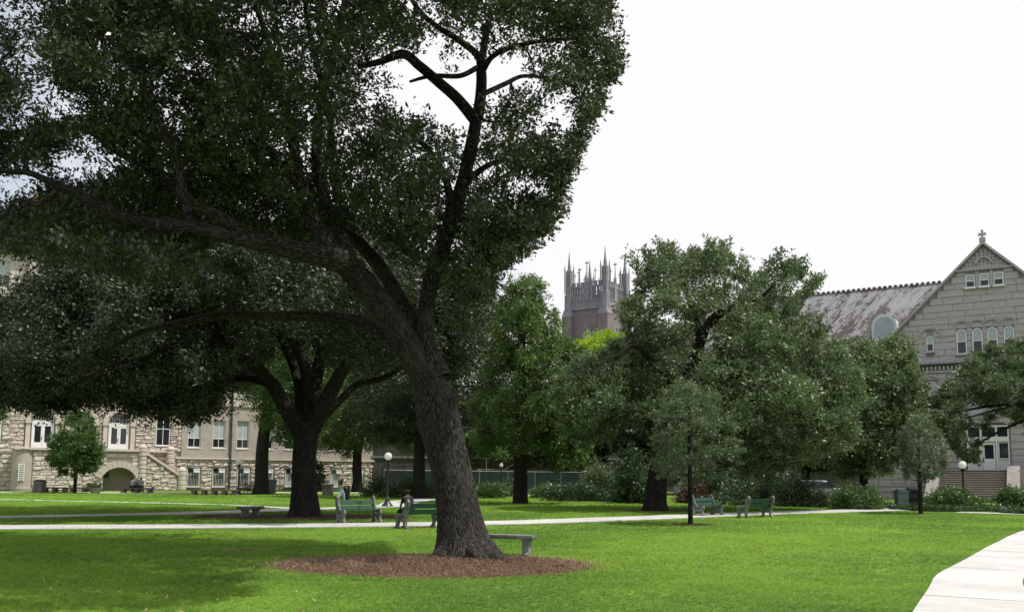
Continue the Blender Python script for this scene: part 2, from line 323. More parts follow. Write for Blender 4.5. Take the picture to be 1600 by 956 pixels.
def leaf_mesh(name, m, centers, radii, per, size, rng, quad=False, flat=0.75, droop=0.0, sprays=7, aspect=0.45, tint=None, up=0.5):
    """many small leaves on little sprays round every clump centre"""
    n = len(centers); D = unit(rng.normal(size=(n, sprays, 3)).reshape(-1, 3)).reshape(n, sprays, 3); D[..., 2] = D[..., 2] * flat + 0.12 - droop
    ci = np.repeat(np.arange(n), per); sp = rng.randint(0, sprays, len(ci))
    t = rng.rand(len(ci)) ** 0.62
    d = D[ci, sp]
    pos = centers[ci] + d * (t * radii[ci])[:, None] + rng.normal(size=(len(ci), 3)) * (radii[ci] * 0.15)[:, None]
    pos[:, 2] -= droop * (t ** 2) * radii[ci] * 1.2
    ax = unit(d * 0.9 + rng.normal(size=d.shape) * 0.6)
    nr = rng.normal(size=d.shape) * 0.8; nr[:, 2] += up * 1.4; sd = unit(np.cross(ax, nr))
    L = size * (0.6 + 0.8 * rng.rand(len(ci))); w = L * aspect
    if quad:
        v = np.stack([pos, pos + ax * (L * .45)[:, None] + sd * (w * .5)[:, None], pos + ax * L[:, None], pos + ax * (L * .45)[:, None] - sd * (w * .5)[:, None]], 1); k = 4
    else:
        v = np.stack([pos + sd * (w * .5)[:, None], pos + ax * L[:, None], pos - sd * (w * .5)[:, None]], 1); k = 3
    N = len(ci)
    me = bpy.data.meshes.new(name); me.vertices.add(N * k); me.vertices.foreach_set('co', v.astype('f').ravel())
    me.loops.add(N * k); me.loops.foreach_set('vertex_index', np.arange(N * k, dtype='i'))
    me.polygons.add(N); me.polygons.foreach_set('loop_start', np.arange(0, N * k, k, dtype='i'))
    try: me.polygons.foreach_set('loop_total', np.full(N, k, dtype='i'))
    except Exception: pass
    base = vnoise(centers, 0.6)[ci] if tint is None else tint[ci]
    a = me.attributes.new('tint', 'FLOAT', 'FACE'); a.data.foreach_set('value', np.clip(base * 0.9 + rng.normal(size=N) * 0.18, 0, 1).astype('f'))
    me.materials.append(m); me.update(calc_edges=True); me.validate()
    return me

def inpoly(px, py, poly):
    c = np.zeros(len(px), bool); n = len(poly); j = n - 1
    for i in range(n):
        xi, yi = poly[i]; xj, yj = poly[j]
        c ^= ((yi > py) != (yj > py)) & (px < (xj - xi) * (py - yi) / (yj - yi + 1e-9) + xi); j = i
    return c
def edged(px, py, poly):
    d = np.full(len(px), 1e9)
    for i in range(len(poly)):
        a = np.array(poly[i], float); b = np.array(poly[(i + 1) % len(poly)], float); ab = b - a
        t = np.clip(((px - a[0]) * ab[0] + (py - a[1]) * ab[1]) / (ab @ ab), 0, 1)
        d = np.minimum(d, np.hypot(px - a[0] - t * ab[0], py - a[1] - t * ab[1]))
    return d
CR = np.array(CAMR)
def Pn(px, py, d):
    v = np.stack([(px - PCX) / F, (PCY - py) / F, -np.ones(len(px))], 1) @ CR.T
    return np.array([0, 0, EYE]) + v * (d / v[:, 1])[:, None]

def crown_points(poly, d0, depth, n, rng, gaps=(), nfreq=0.5, thr=0.42, ins=0.0):
    """clump centres of a crown: outline measured at distance d0, rounded off in depth"""
    xs = [p[0] for p in poly]; ys = [p[1] for p in poly]
    N = n * 8; px = rng.uniform(min(xs), max(xs), N); py = rng.uniform(min(ys), max(ys), N)
    k = inpoly(px, py, poly); px, py = px[k], py[k]; e = edged(px, py, poly) - ins * F / d0; k = e > 0; px, py, e = px[k], py[k], e[k]
    th = depth * np.sqrt(np.clip(e / (e.max() * 0.75), 0, 1)) + 0.2
    u = rng.uniform(-1, 1, len(px)); d = d0 + th * u
    for gx, gy, rx, ry, pr in gaps:
        q = (((px - gx) / rx) ** 2 + ((py - gy) / ry) ** 2 < 1) & (rng.rand(len(px)) < pr); px, py, d = px[~q], py[~q], d[~q]
    c = Pn(px, py, d); nz = vnoise(c, nfreq) * 0.65 + vnoise(c + 31, nfreq * 2.3) * 0.35
    c = c[nz > thr]; c = c[:n]
    return c[c[:, 2] > 0.3]

def grow(mb, skel, centers, r0=0.05, rng=None, sag=0.06, minr=0.006, nside=4, maxn=900, frac=0.75):
    """join every clump to the nearest wood with a thin curved branch"""
    sk = np.array([tuple(p) for p, r in skel]); sr = np.array([r for p, r in skel])
    dist = np.array([np.min(np.sum((sk - c) ** 2, 1)) for c in centers]); order = np.argsort(dist)[:maxn] if len(centers) <= maxn else np.sort(rng.permutation(len(centers))[:maxn])
    order = order[np.argsort(dist[order])]
    for i in order:
        c = centers[i]; dd = np.sum((sk - c) ** 2, 1); j = int(np.argmin(dd)); L = math.sqrt(dd[j])
        if L < 0.05: continue
        a = sk[j]; r = min(sr[j] * frac, r0 * (0.35 + L * 0.35)); r = max(r, minr)
        k1 = a + (c - a) * 0.35 + rng.normal(size=3) * L * 0.08 + np.array([0, 0, sag * L]); k2 = a + (c - a) * 0.7 + rng.normal(size=3) * L * 0.08 + np.array([0, 0, sag * L])
        mb.tube([a, k1, k2, c], [r, r * .75, r * .5, minr * .7], nside, 1)
        sk = np.vstack([sk, k1[None], k2[None], c[None]]); sr = np.append(sr, [r * .75, r * .5, max(minr, r * .35)])

def spikes(poly, spike, rng, D, dep, per_edge=3, only=None):
    mx, my = np.mean(poly, axis=0); tips = []
    for p, q in zip(poly, poly[1:] + poly[:1]):
        if only and not only((p[0] + q[0]) / 2, (p[1] + q[1]) / 2): continue
        for _ in range(per_edge):
            t = rng.rand(); x = p[0] + (q[0] - p[0]) * t; y = p[1] + (q[1] - p[1]) * t; l = math.hypot(x - mx, y - my); e = rng.uniform(0, spike); ox, oy = (x - mx) / l, (y - my) / l - .35; dz = rng.normal() * dep * .35
            for k in range(4): tips.append((x + ox * (e * (k + 1) / 4 - 10), y + oy * (e * (k + 1) / 4 - 10), D + dz))
    tips = np.array(tips); return Pn(tips[:, 0], tips[:, 1], tips[:, 2])
def skel_of(pts, rad, step=4):
    out = []
    for i in range(len(pts) - 1):
        a, b = Vector(pts[i]), Vector(pts[i + 1])
        for k in range(step): t = k / step; out.append((a.lerp(b, t), rad[i] * (1 - t) + rad[i + 1] * t))
    out.append((Vector(pts[-1]), rad[-1])); return out

def tree(name, label, cat_name, base, limbs, cen, leaf, bark, seed, per, size, cr, quad=False, group=None, maxb=500, nside=10, disp=None, r0=0.06, sub=4, nsmall=0, **kw):
    """limbs: list of (points, radii); points in world metres"""
    rng = np.random.RandomState(seed); o = Vector(base)
    root = empty(name, o, label, cat_name, group=group)
    mb = MB(); sk = []
    for k, (pts, rad) in enumerate(limbs):
        pts = [Vector(p) - o for p in pts]
        mb.tube(pts, rad, nside if k else max(nside, 14), sub, disp=disp if (disp and k == 0) else None); sk += skel_of(pts, rad)
    c = cen - np.array(tuple(o))
    low = [s for s in sk if s[0].z > 0.25 * max(p[0].z for p in sk)] or sk
    grow(mb, low, c, r0, rng, maxn=maxb)
    mb.build('trunk', bark, root, smooth=True)
    rad = cr * (0.7 + 0.6 * rng.rand(len(c)))
    per = np.full(len(c), per)
    if nsmall: rad[-nsmall:] *= .55; per[-nsmall:] = per[-nsmall:] * .38
    me = leaf_mesh('crown', leaf, c, rad, per, size, rng, quad, **kw); link('crown', me, root)
    return root

# ---------------------------------------------------------------- ground, paths
g = MB(); n = 60
g.add([(-110, -40, 0), (110, -40, 0), (110, 104, 0), (-110, 104, 0)], [(0, 1, 2, 3)])
struct(g.build('ground', M_lawn), 'green lawn of the quad')
g = MB(); g.add([(-900, -300, -.02), (900, -300, -.02), (900, 1500, -.02), (-900, 1500, -.02)], [(0, 1, 2, 3)])
struct(g.build('far_ground', M_far), 'grey built-up ground beyond the quad')

def strip(name, edge, w, m, z, zb=None, slabs=0, gap=0.006, label=None):
    """walk whose left/near edge is a list of ground points, w metres wide to its right/far side"""
    pts = [Vector((p[0], p[1], 0)) for p in edge]
    q = []
    for i in range(len(pts) - 1):
        a, b, c, d = pts[max(i - 1, 0)], pts[i], pts[i + 1], pts[min(i + 2, len(pts) - 1)]
        for k in range(8):
            t = k / 8; q.append(0.5 * ((2 * b) + (c - a) * t + (2 * a - 5 * b + 4 * c - d) * t * t + (3 * b - a - 3 * c + d) * t ** 3))
    q.append(pts[-1])
    def off(i):
        t = (q[min(i + 1, len(q) - 1)] - q[max(i - 1, 0)]).normalized(); return q[i] + Vector((-t.y, t.x, 0)) * w
    mb = MB(); v = []
    for i in range(len(q)): a, b = q[i], off(i); v += [(a.x, a.y, z), (b.x, b.y, z)]
    mb.add(v, [(2 * i, 2 * i + 2, 2 * i + 3, 2 * i + 1) if w > 0 else (2 * i, 2 * i + 1, 2 * i + 3, 2 * i + 2) for i in range(len(q) - 1)])
    o = struct(mb.build(name, M_soil if slabs else m), label)
    if slabs:
        cum = [0]
        for i in range(1, len(q)): cum.append(cum[-1] + (q[i] - q[i - 1]).length)
        def at(s):
            i = max(k for k in range(len(q) - 1) if cum[k] <= s or k == 0); t = (s - cum[i]) / max(cum[i + 1] - cum[i], 1e-6)
            return q[i].lerp(q[i + 1], t), off(i).lerp(off(i + 1), t)
        s = 0
        while s + slabs < cum[-1]:
            m2 = MB(); a0, b0 = at(s + gap); a1, b1 = at((s + slabs) / 1 * .5 + s * .5); a2, b2 = at(s + slabs - gap); h = z + 0.035 + random.uniform(-.004, .004)
            vv = []
            for a, b in ((a0, b0), (a1, b1), (a2, b2)):
                for zz in (z + 0.001, h): vv += [(a.x, a.y, zz), (b.x, b.y, zz)]
            # rows: 0,1 low / 2,3 high per station
            f = [(2, 6, 7, 3), (6, 10, 11, 7), (0, 4, 6, 2), (4, 8, 10, 6), (1, 3, 7, 5), (5, 7, 11, 9), (0, 2, 3, 1), (8, 9, 11, 10)]
            if w < 0: f = [t[::-1] for t in f]
            m2.add(vv, f); m2.build('paving_slab', m, o)
            s += slabs
    return o, q, w
PATHS = []
PATHS.append(strip('footpath', [(-34, 20.5), (-22, 23.8), (-14.5, 25.7), (-8.2, 27.1), (-0.8, 29.8), (5.2, 34.4), (11.7, 40.2), (19.5, 46), (24, 49)], 2.1, M_conc, 0.012, slabs=2.0, label='pale concrete path crossing the lawn behind the leaning oak'))
PATHS.append(strip('footpath', [(-34, 22.5), (-26, 27.5), (-18.2, 32.4), (-12.6, 37.1), (-9.6, 41.5), (-5.4, 48.4), (-5.5, 58.5), (-1.5, 73.5), (8, 84)], 2.2, M_conc, 0.016, label='pale path curving back past the lamp'))
PATHS.append(strip('footpath', [(-60, 56), (-37.5, 56.5), (-26.5, 53.3), (-16.2, 48.6), (-10.5, 43.5)], 0.9, M_conc, 0.008, label='narrow pale path at the far left lawn'))
PATHS.append(strip('plaza', [(-80, 66), (-55, 70), (-38, 75.5), (-27, 77.5), (-20, 83), (-12, 83.5), (-4, 84)], 4.2, M_walk, 0.02, label='pale paved walk along the stone building'))
PATHS.append(strip('footpath', [(2.7, 7.0), (4.90, 11.1), (6.1, 13.3), (7.12, 15.2), (8.72, 17.6), (12, 22.55), (16.05, 28.4), (21, 34.5), (27, 41)], -1.24, M_conc, 0.006, slabs=1.55, label='bright concrete path at the right edge'))
PATHS.append(strip('footpath', [(22.8, 45.7), (24.8, 43.9), (27, 40.5), (34, 33)], -1.6, M_conc, 0.022, label='pale path at the far right by the stone steps'))

def disc(name, cx, cy, rx, ry, m, z, seed, label, h=0.05):
    rng = random.Random(seed); mb = MB(); N = 72; rings = 9; v = [(0, 0, h)]; ph = [rng.uniform(0, 6.28) for _ in range(6)]
    for i in range(1, rings + 1):
        t = i / rings
        for k in range(N):
            a = 2 * math.pi * k / N; w = 1 + 0.05 * math.sin(3 * a + ph[0]) + 0.035 * math.sin(7 * a + ph[1]) + .03 * math.sin(13 * a + ph[2]) + rng.uniform(-.012, .012)
            v.append((rx * t * w * math.cos(a), ry * t * w * math.sin(a), z + h * (1 - t ** 3) + (rng.uniform(-.012, .012) if i < rings else 0)))
    f = [(0, 1 + k, 1 + (k + 1) % N) for k in range(N)]
    for i in range(rings - 1):
        o = 1 + i * N; f += [(o + k, o + N + k, o + N + (k + 1) % N, o + (k + 1) % N) for k in range(N)]
    mb.add(v, f); o = mb.build(name, m, loc=(cx, cy, 0), smooth=True); struct(o, label); return o
disc('mulch_bed', -1.40, 16.45, 2.95, 2.05, M_mulch, 0.006, 1, 'brown pine mulch ring under the leaning oak', 0.06)
disc('mulch_bed', 6.2, 31.1, 0.95, 0.7, M_soil, 0.006, 2, 'dark mulch circle under the small middle tree', 0.03)
disc('mulch_bed', 19.27, 42.46, 0.7, 0.6, M_soil, 0.006, 3, 'dark soil circle under the small grey tree', 0.03)
disc('mulch_bed', -8.2, 35.2, 4.6, 2.9, M_soil, 0.006, 4, 'bare soil under the dark spreading oak', 0.03)
disc('mulch_bed', 7.2, 44.6, 2.4, 1.6, M_mulch, 0.006, 5, 'leaf litter under the broad right oak', 0.03)
disc('mulch_bed', -39.0, 76.3, 3.4, 1.0, M_mulch, 0.03, 6, 'mulch under the round tree by the benches', 0.03)

# mulch chips and fallen leaves (uncountable)
def scatter_mesh(name, m, P0, size, rng, aspect=0.3, lift=0.01):
    me = leaf_mesh(name, m, P0, np.full(len(P0), 0.02), 1, size, rng, False, flat=0.15, aspect=aspect, up=1.5); return me
rng = np.random.RandomState(5); k = 30000
a = rng.rand(k) * 6.283; rr = np.sqrt(rng.rand(k)) * (1.0 + .10 * np.abs(rng.normal(size=k)) * (rng.rand(k) < .35))
pp = np.stack([-1.40 + 2.95 * rr * np.cos(a), 16.45 + 2.05 * rr * np.sin(a), 0.012 + 0.06 * (1 - rr ** 3).clip(0) + rng.rand(k) * .015], 1)
M_chip = leaf_mat('fallen_needles', (0.10, 0.054, 0.032), (0.35, 0.245, 0.16), 0.05, 0.8)
o = link('pine_straw', scatter_mesh('pine_straw', M_chip, pp, 0.06, rng, 0.16)); tag(o, 'loose brown needles and chips covering the mulch ring', 'mulch', kind='stuff')

disc('bare_patch', -5.7, 19.4, 0.42, 0.34, mat('dry_grass', (0.22, 0.19, 0.09), 0.95, (0.14, 0.13, 0.05), 20.0, 0.02, 60, spec=0.1), 0.006, 9, 'small dry tan patch in the lawn left of the mulch ring', 0.02)
k = 2600; y_ = np.sqrt(rng.uniform(81, 1400, k)); x_ = rng.uniform(-.62, .62, k) * y_; nq = vnoise(np.stack([x_, y_, y_ * 0], 1), .25); kp = (nq + .25 * (x_ < 2)) > .5
fp = np.stack([x_, y_, np.full(k, .045)], 1)[kp]
M_fallen = leaf_mat('fallen_leaf', (0.16, 0.10, 0.05), (0.34, 0.26, 0.13), 0.05, 0.7)
o = link('fallen_leaves', scatter_mesh('fallen_leaves', M_fallen, fp, 0.055, rng, 0.5)); tag(o, 'scattered fallen brown leaves lying on lawn and paths', 'leaves', kind='stuff')
# ---------------------------------------------------------------- grass
def path_mask(x, y):
    ok = np.ones(len(x), bool)
    for o, q, w in PATHS:
        a = np.array([(p.x, p.y) for p in q]); t = np.gradient(a, axis=0); t /= np.linalg.norm(t, axis=1, keepdims=True); nn = np.stack([-t[:, 1], t[:, 0]], 1) * np.sign(w)
        for s0 in range(0, len(x), 20000):
            xs, ys = x[s0:s0 + 20000], y[s0:s0 + 20000]
            d = (xs[:, None] - a[None, :, 0]) ** 2 + (ys[:, None] - a[None, :, 1]) ** 2; j = d.argmin(1)
            side = (xs - a[j, 0]) * nn[j, 0] + (ys - a[j, 1]) * nn[j, 1]; along = (xs - a[j, 0]) * t[j, 0] + (ys - a[j, 1]) * t[j, 1]
            ok[s0:s0 + 20000] &= ~((side > -0.01) & (side < abs(w) + 0.01) & (np.abs(along) < 3))
    for cx, cy, rx, ry in ((-1.4, 16.45, 2.9, 2.0), (6.2, 31.1, .85, .6), (19.27, 42.46, .6, .5), (-8.2, 35.2, 4.3, 2.6), (7.2, 44.6, 2.2, 1.4)):
        ok &= ((x - cx) / rx) ** 2 + ((y - cy) / ry) ** 2 > 1 - 0.12 * rng.rand(len(x))
    return ok
def grass_band(d0, d1, dens, sc):
    n = int(dens * 0.62 * (d1 * d1 - d0 * d0)); y = np.sqrt(rng.uniform(d0 * d0, d1 * d1, n)); x = rng.uniform(-0.62, 0.62, n) * y
    k = path_mask(x, y); x, y = x[k], y[k]; s = sc * (0.6 + 0.7 * rng.rand(len(x))) * (0.75 + 0.5 * vnoise(np.stack([x, y, x * 0], 1), 0.7))
    return np.stack([x, y, x * 0, s], 1)
pts = np.concatenate([grass_band(8.5, 16, 560, .8), grass_band(16, 28, 210, .95), grass_band(28, 50, 60, 1.3), grass_band(50, 74, 14, 1.8)])
# template tuft (vertices first) followed by loose points; the node group scatters the tuft over the points
tv, tf = [], []
for i in range(15):
    a = random.uniform(0, 6.28); r = random.uniform(0, .055); h = random.uniform(.022, .05); l = random.uniform(0.01, .05); w = .0035; b = random.uniform(0, 6.28)
    x, y = r * math.cos(a), r * math.sin(a); o = len(tv)
    tv += [(x - w * math.sin(b), y + w * math.cos(b), 0), (x + w * math.sin(b), y - w * math.cos(b), 0), (x + l * math.cos(b), y + l * math.sin(b), h)]; tf.append((o, o + 1, o + 2))
me = bpy.data.meshes.new('grass'); me.from_pydata(tv + [tuple(p[:3]) for p in pts.tolist()], [], tf); me.materials.append(M_grass)
nt0 = len(tv); a = me.attributes.new('seed_pt', 'FLOAT', 'POINT'); a.data.foreach_set('value', np.concatenate([np.zeros(nt0), pts[:, 3]]).astype('f'))
a = me.attributes.new('ptint', 'FLOAT', 'POINT'); pt3 = np.stack([pts[:, 0], pts[:, 1], pts[:, 0] * 0], 1)
a.data.foreach_set('value', np.concatenate([np.zeros(nt0), np.clip((vnoise(pt3, .28) - .5) * 1.0 + (vnoise(pt3, 1.7) - .5) * .5 + .5 + rng.normal(size=len(pts)) * .25, 0, 1)]).astype('f'))
go = link('grass', me); tag(go, 'short mown bright green grass covering the lawn', 'grass', kind='stuff')
ng = bpy.data.node_groups.new('scatter_grass', 'GeometryNodeTree')
ng.interface.new_socket('Geometry', in_out='INPUT', socket_type='NodeSocketGeometry'); ng.interface.new_socket('Geometry', in_out='OUTPUT', socket_type='NodeSocketGeometry')
gi = ng.nodes.new('NodeGroupInput'); gout = ng.nodes.new('NodeGroupOutput')
na = ng.nodes.new('GeometryNodeInputNamedAttribute'); na.data_type = 'FLOAT'; na.inputs[0].default_value = 'seed_pt'
cp = ng.nodes.new('FunctionNodeCompare'); cp.data_type = 'FLOAT'; cp.operation = 'GREATER_THAN'; cp.inputs[1].default_value = 0.01
ng.links.new(na.outputs[0], cp.inputs[0])
sg = ng.nodes.new('GeometryNodeSeparateGeometry'); sg.domain = 'POINT'; ng.links.new(gi.outputs[0], sg.inputs[0]); ng.links.new(cp.outputs[0], sg.inputs[1])
ip = ng.nodes.new('GeometryNodeInstanceOnPoints'); ng.links.new(sg.outputs[0], ip.inputs['Points']); ng.links.new(sg.outputs[1], ip.inputs['Instance'])
rv = ng.nodes.new('FunctionNodeRandomValue'); rv.data_type = 'FLOAT_VECTOR'; rv.inputs[0].default_value = (0, 0, 0); rv.inputs[1].default_value = (0.1, 0.1, 6.28)
ng.links.new(rv.outputs[0], ip.inputs['Rotation']); ng.links.new(na.outputs[0], ip.inputs['Scale'])
nb = ng.nodes.new('GeometryNodeInputNamedAttribute'); nb.data_type = 'FLOAT'; nb.inputs[0].default_value = 'ptint'
st = ng.nodes.new('GeometryNodeStoreNamedAttribute'); st.data_type = 'FLOAT'; st.domain = 'INSTANCE'; st.inputs['Name'].default_value = 'tint'
ng.links.new(ip.outputs[0], st.inputs[0]); ng.links.new(nb.outputs[0], st.inputs['Value']); ng.links.new(st.outputs[0], gout.inputs[0])
md = go.modifiers.new('scatter', 'NODES'); md.node_group = ng
# instance tint is read by an attribute node of type INSTANCER
for nn in M_grass.node_tree.nodes:
    if nn.type == 'ATTRIBUTE': nn.attribute_type = 'INSTANCER'

# ================================================================ BUILDINGS
def block_variants(m, tag_, n=7, seed=1, rough=0.5):
    rng = random.Random(seed); out = []
    for k in range(n):
        # unit block: x,z in 0..1, front at y about -1, back at y = 0 (chiselled rock face)
        X = [0, .12, .4, .66, .9, 1]; Z = [0, .18, .6, .86, 1]; v = []; f = []
        for j, z in enumerate(Z):
            for i, x in enumerate(X):
                e = i in (0, 5) or j in (0, 4)
                v.append((x + (0 if i in (0, 5) else rng.uniform(-.04, .04)), -(0.62 if e else 0.62 + rng.uniform(.1, rough)), z + (0 if j in (0, 4) else rng.uniform(-.06, .06))))
        for j in range(4):
            for i in range(5): a = j * 6 + i; f.append((a, a + 1, a + 7, a + 6))
        o = len(v); v += [(0, 0, 0), (1, 0, 0), (1, 0, 1), (0, 0, 1)]
        f += [(0, o, o + 1) + tuple(range(5, 0, -1)), (5, o + 1, o + 2, 29, 23, 17, 11), (24, 25, 26, 27, 28, 29, o + 2, o + 3), (0, 6, 12, 18, 24, o + 3, o)]
        me = bpy.data.meshes.new(tag_); me.from_pydata(v, [], f); me.materials.append(m); me.update(); out.append((me, v, f))
    return out
def courses(x0, x1, z0, z1, ch, bl, holes, rng, clip=None, minw=0.16):
    """list of (x0,x1,z0,z1) stones in uneven courses, leaving openings free; holes: (hx0,hx1,hz0,hz1,arched)"""
    out = []; z = z0; row = 0
    while z < z1 - 0.08:
        h = min(ch * rng.uniform(.82, 1.15), z1 - z)
        if z1 - z - h < 0.12: h = z1 - z
        zm = z + h / 2; a0, a1 = (clip(z + h) if clip else (x0, x1)); a0, a1 = max(a0, x0), min(a1, x1)
        iv = [(a0, a1)] if a1 - a0 > minw else []
        for hx0, hx1, hz0, hz1, arch in holes:
            if arch:
                r = (hx1 - hx0) / 2; c = (hx0 + hx1) / 2; sp = hz1 - r
                if not (z + h > hz0 + .02 and z < hz1 - 0.02): continue
                hw = r if z < sp else math.sqrt(max(0.01, r * r - (z - sp) ** 2)); q0, q1 = c - hw, c + hw
            else:
                if not (z + h > hz0 + .05 and z < hz1 - .05): continue
                q0, q1 = hx0, hx1
            n = []
            for a, b in iv:
                if q1 <= a or q0 >= b: n.append((a, b)); continue
                if q0 - a > minw: n.append((a, q0))
                if b - q1 > minw: n.append((q1, b))
            iv = n
        for a, b in iv:
            x = a; first = True
            while x < b - 1e-3:
                w = bl * rng.uniform(.55, 1.35) * (0.6 if first and row % 2 else 1); first = False
                if b - x - w < bl * .35: w = b - x
                out.append((x, x + w, z, z + h)); x += w
        z += h; row += 1
    return out
def lay_stones(parent, rects, y, depth, variants, m, rng, limit=300, g=0.012, name='stone_block'):
    for x0, x1, z0, z1 in rects[:limit]:
        me = variants[rng.randrange(len(variants))][0]; o = link(name, me, parent); o.location = (x0 + g, y, z0 + g)
        o.scale = (x1 - x0 - 2 * g, depth * rng.uniform(.8, 1.15), z1 - z0 - 2 * g)
    if rects[limit:]:
        mb = MB()
        for x0, x1, z0, z1 in rects[limit:]:
            _, v, f = variants[rng.randrange(len(variants))]; d = depth * rng.uniform(.8, 1.15)
            mb.add([(x0 + g + a * (x1 - x0 - 2 * g), y + b * d, z0 + g + c * (z1 - z0 - 2 * g)) for a, b, c in v], f)
        o = mb.build('far_stonework', m, parent); o['kind'] = 'stuff'
def fill(mb, x0, x1, z0, z1, y0, y1, holes):
    xs = sorted({x0, x1, *[h for q in holes for h in q[:2] if x0 < h < x1]}); zs = sorted({z0, z1, *[h for q in holes for h in q[2:4] if z0 < h < z1]})
    for a, b in zip(zs, zs[1:]):
        run = None
        for c, d in zip(xs, xs[1:]):
            mx, mz = (c + d) / 2, (a + b) / 2; inside = any(q[0] < mx < q[1] and q[2] < mz < q[3] for q in holes)
            if inside:
                if run: mb.box(run[0], run[1], y0, y1, a, b); run = None
            else: run = (run[0], d) if run else (c, d)
        if run: mb.box(run[0], run[1], y0, y1, a, b)
def archpts(c, zs, r, n=12, a0=0.0, a1=math.pi): return [(c + r * math.cos(a0 + (a1 - a0) * k / n), zs + r * math.sin(a0 + (a1 - a0) * k / n)) for k in range(n + 1)]
def window(parent, c, z0, w, h, y, m=None, arch=False, sill=0.12, split=0.5, fr=0.07, lower=None, upper=None, bars=0, mid=True, sm=None, name='window'):
    """frame stands proud of y (towards -y); panes just behind it"""
    m = m or M_wframe; r = w / 2; top = z0 + h; sp = top - r if arch else top; fm = MB()
    def outl(ins): 
        if arch: return [(c + r - ins, z0 + ins)] + archpts(c, sp, r - ins, 14) + [(c - r + ins, z0 + ins)]
        return [(c + r - ins, z0 + ins), (c + r - ins, top - ins), (c - r + ins, top - ins), (c - r + ins, z0 + ins)]
    fm.ring(outl(0), outl(fr), y - 0.07, y + 0.03)
    zm = z0 + h * split; fm.box(c - r + fr, c + r - fr, y - 0.055, y + 0.02, zm - fr * .4, zm + fr * .4)
    if mid: fm.box(c - fr * .28, c + fr * .28, y - 0.05, y + .015, z0 + fr, (sp if arch else top) - fr)
    wn = fm.build(name, m, parent)
    lo = MB(); lo.box(c - r + fr * .6, c + r - fr * .6, y - 0.02, y + 0.012, z0 + fr * .6, zm); lo.build('pane', lower or M_glass, wn)
    up = MB(); poly = [(c + r - fr * .6, zm), *( archpts(c, sp, r - fr * .6, 12) if arch else [(c + r - fr * .6, top - fr * .6), (c - r + fr * .6, top - fr * .6)]), (c - r + fr * .6, zm)]
    up.prism(poly, y - 0.02, y + 0.012); up.build('pane', upper or lower or M_glass, wn)
    if bars:
        for k in range(bars):
            b = MB(); x = c - r + fr + (w - 2 * fr) * (k + .5) / bars; b.box(x - .015, x + .015, y - .10, y - .075, z0 + .05, z0 + h * .72); b.build('bar', M_wframe, wn)
    if sill:
        s = MB(); s.box(c - r - .08, c + r + .08, y - 0.30, y + .02, z0 - sill, z0 - 0.004); s.build('sill', sm or m, wn)
    return wn
def arch_stones(parent, c, zs, ri, ro, y0, y1, n, m, name='arch_stone', a0=0.0, a1=math.pi, g=.012, rng=None):
    for k in range(n):
        t0 = a0 + (a1 - a0) * k / n + g / ro; t1 = a0 + (a1 - a0) * (k + 1) / n - g / ro; mb = MB(); d = rng.uniform(-.03, .03) if rng else 0
        A = archpts(c, zs, ro, 3, t0, t1); B = archpts(c, zs, ri, 3, t0, t1)[::-1]
        mb.prism(A + B, y0 + d, y1); mb.build(name, m, parent)

# ---------------- left: long rock-faced building with an arcaded porch
rb = random.Random(11); XE = 28.4
LB = empty('stone_hall', (-39.4, 90, 0), 'long tan rock-faced stone hall with arched porch doors behind the round tree at left', 'building', math.atan(0.6))
varL = block_variants(M_stoneL, 'stone_block', 7, 2, 0.5)
winU = [(c - .66, c + .66, 4.45, 7.4, False) for c in (7.3, 9.82, 12.32, 14.9, 17.5, 20.1, 22.7, 25.3)]
winB = [(c - .64, c + .64, .38, 2.4, False) for c in (7.38, 9.95, 12.55, 15.1, 17.7, 20.3, 22.9, 25.5)]
winL = [(-11.6, -10.3, 4.6, 7.6, True), (3.5, 4.9, 4.55, 8.0, True)]
doors = [(-7.85, -5.75, 3.87, 7.75, True), (-4.45, -2.35, 3.87, 7.75, True), (-1.05, 1.05, 3.87, 7.75, True)]
up = [(c - .62, c + .62, z, z + 2.6, False) for z in (10.2, 15.2, 19.3) for c in [-11 + 2.6 * k for k in range(15)]]
mb = MB(); mb.box(-14, XE, 0.35, 13, 0, 22.6); mb.build('wall', M_joint, LB)
mb = MB(); fill(mb, -14, XE, 9.0, 22.6, 0.06, 0.348, up); mb.build('upper_wall', M_stoneL, LB)
for h in up: window(LB, (h[0] + h[1]) / 2, h[2], h[1] - h[0], h[3] - h[2], 0.32, lower=M_glass, upper=M_blind)
mb = MB(); fill(mb, 6.05, XE, 3.5, 9.0, 0.05, 0.348, winU); mb.build('plaster_wall', M_stucco, LB)
mb = MB(); mb.box(-14, -9.02, 0.0, 0.36, 3.7, 3.95); mb.box(5.5, XE, -0.08, 0.36, 3.22, 3.48); mb.box(-14, XE, -0.1, 0.36, 8.9, 9.2); mb.build('string_course', M_trimL, LB)
for k, h in enumerate(winU): window(LB, (h[0] + h[1]) / 2, h[2], h[1] - h[0], h[3] - h[2], 0.30, M_white, lower=M_glass, upper=M_blind, split=0.33, fr=.09)
for k, h in enumerate(winB):
    wn = window(LB, (h[0] + h[1]) / 2, h[2], h[1] - h[0], h[3] - h[2], 0.25, M_wframe, bars=7, split=.62, sill=0.1, sm=M_trimL, upper=M_glass, lower=M_blind if k > 2 else M_glass)
    a = MB(); cx = h[1] - .36; a.box(cx - .27, cx + .27, -.06, .22, 1.86, 2.22); a.ring([(cx + .3, 1.83), (cx + .3, 2.25), (cx - .3, 2.25), (cx - .3, 1.83)], [(cx + .2, 1.93), (cx + .2, 2.15), (cx - .2, 2.15), (cx - .2, 1.93)], -.09, -.061)
    a.build('air_conditioner', M_white, wn)
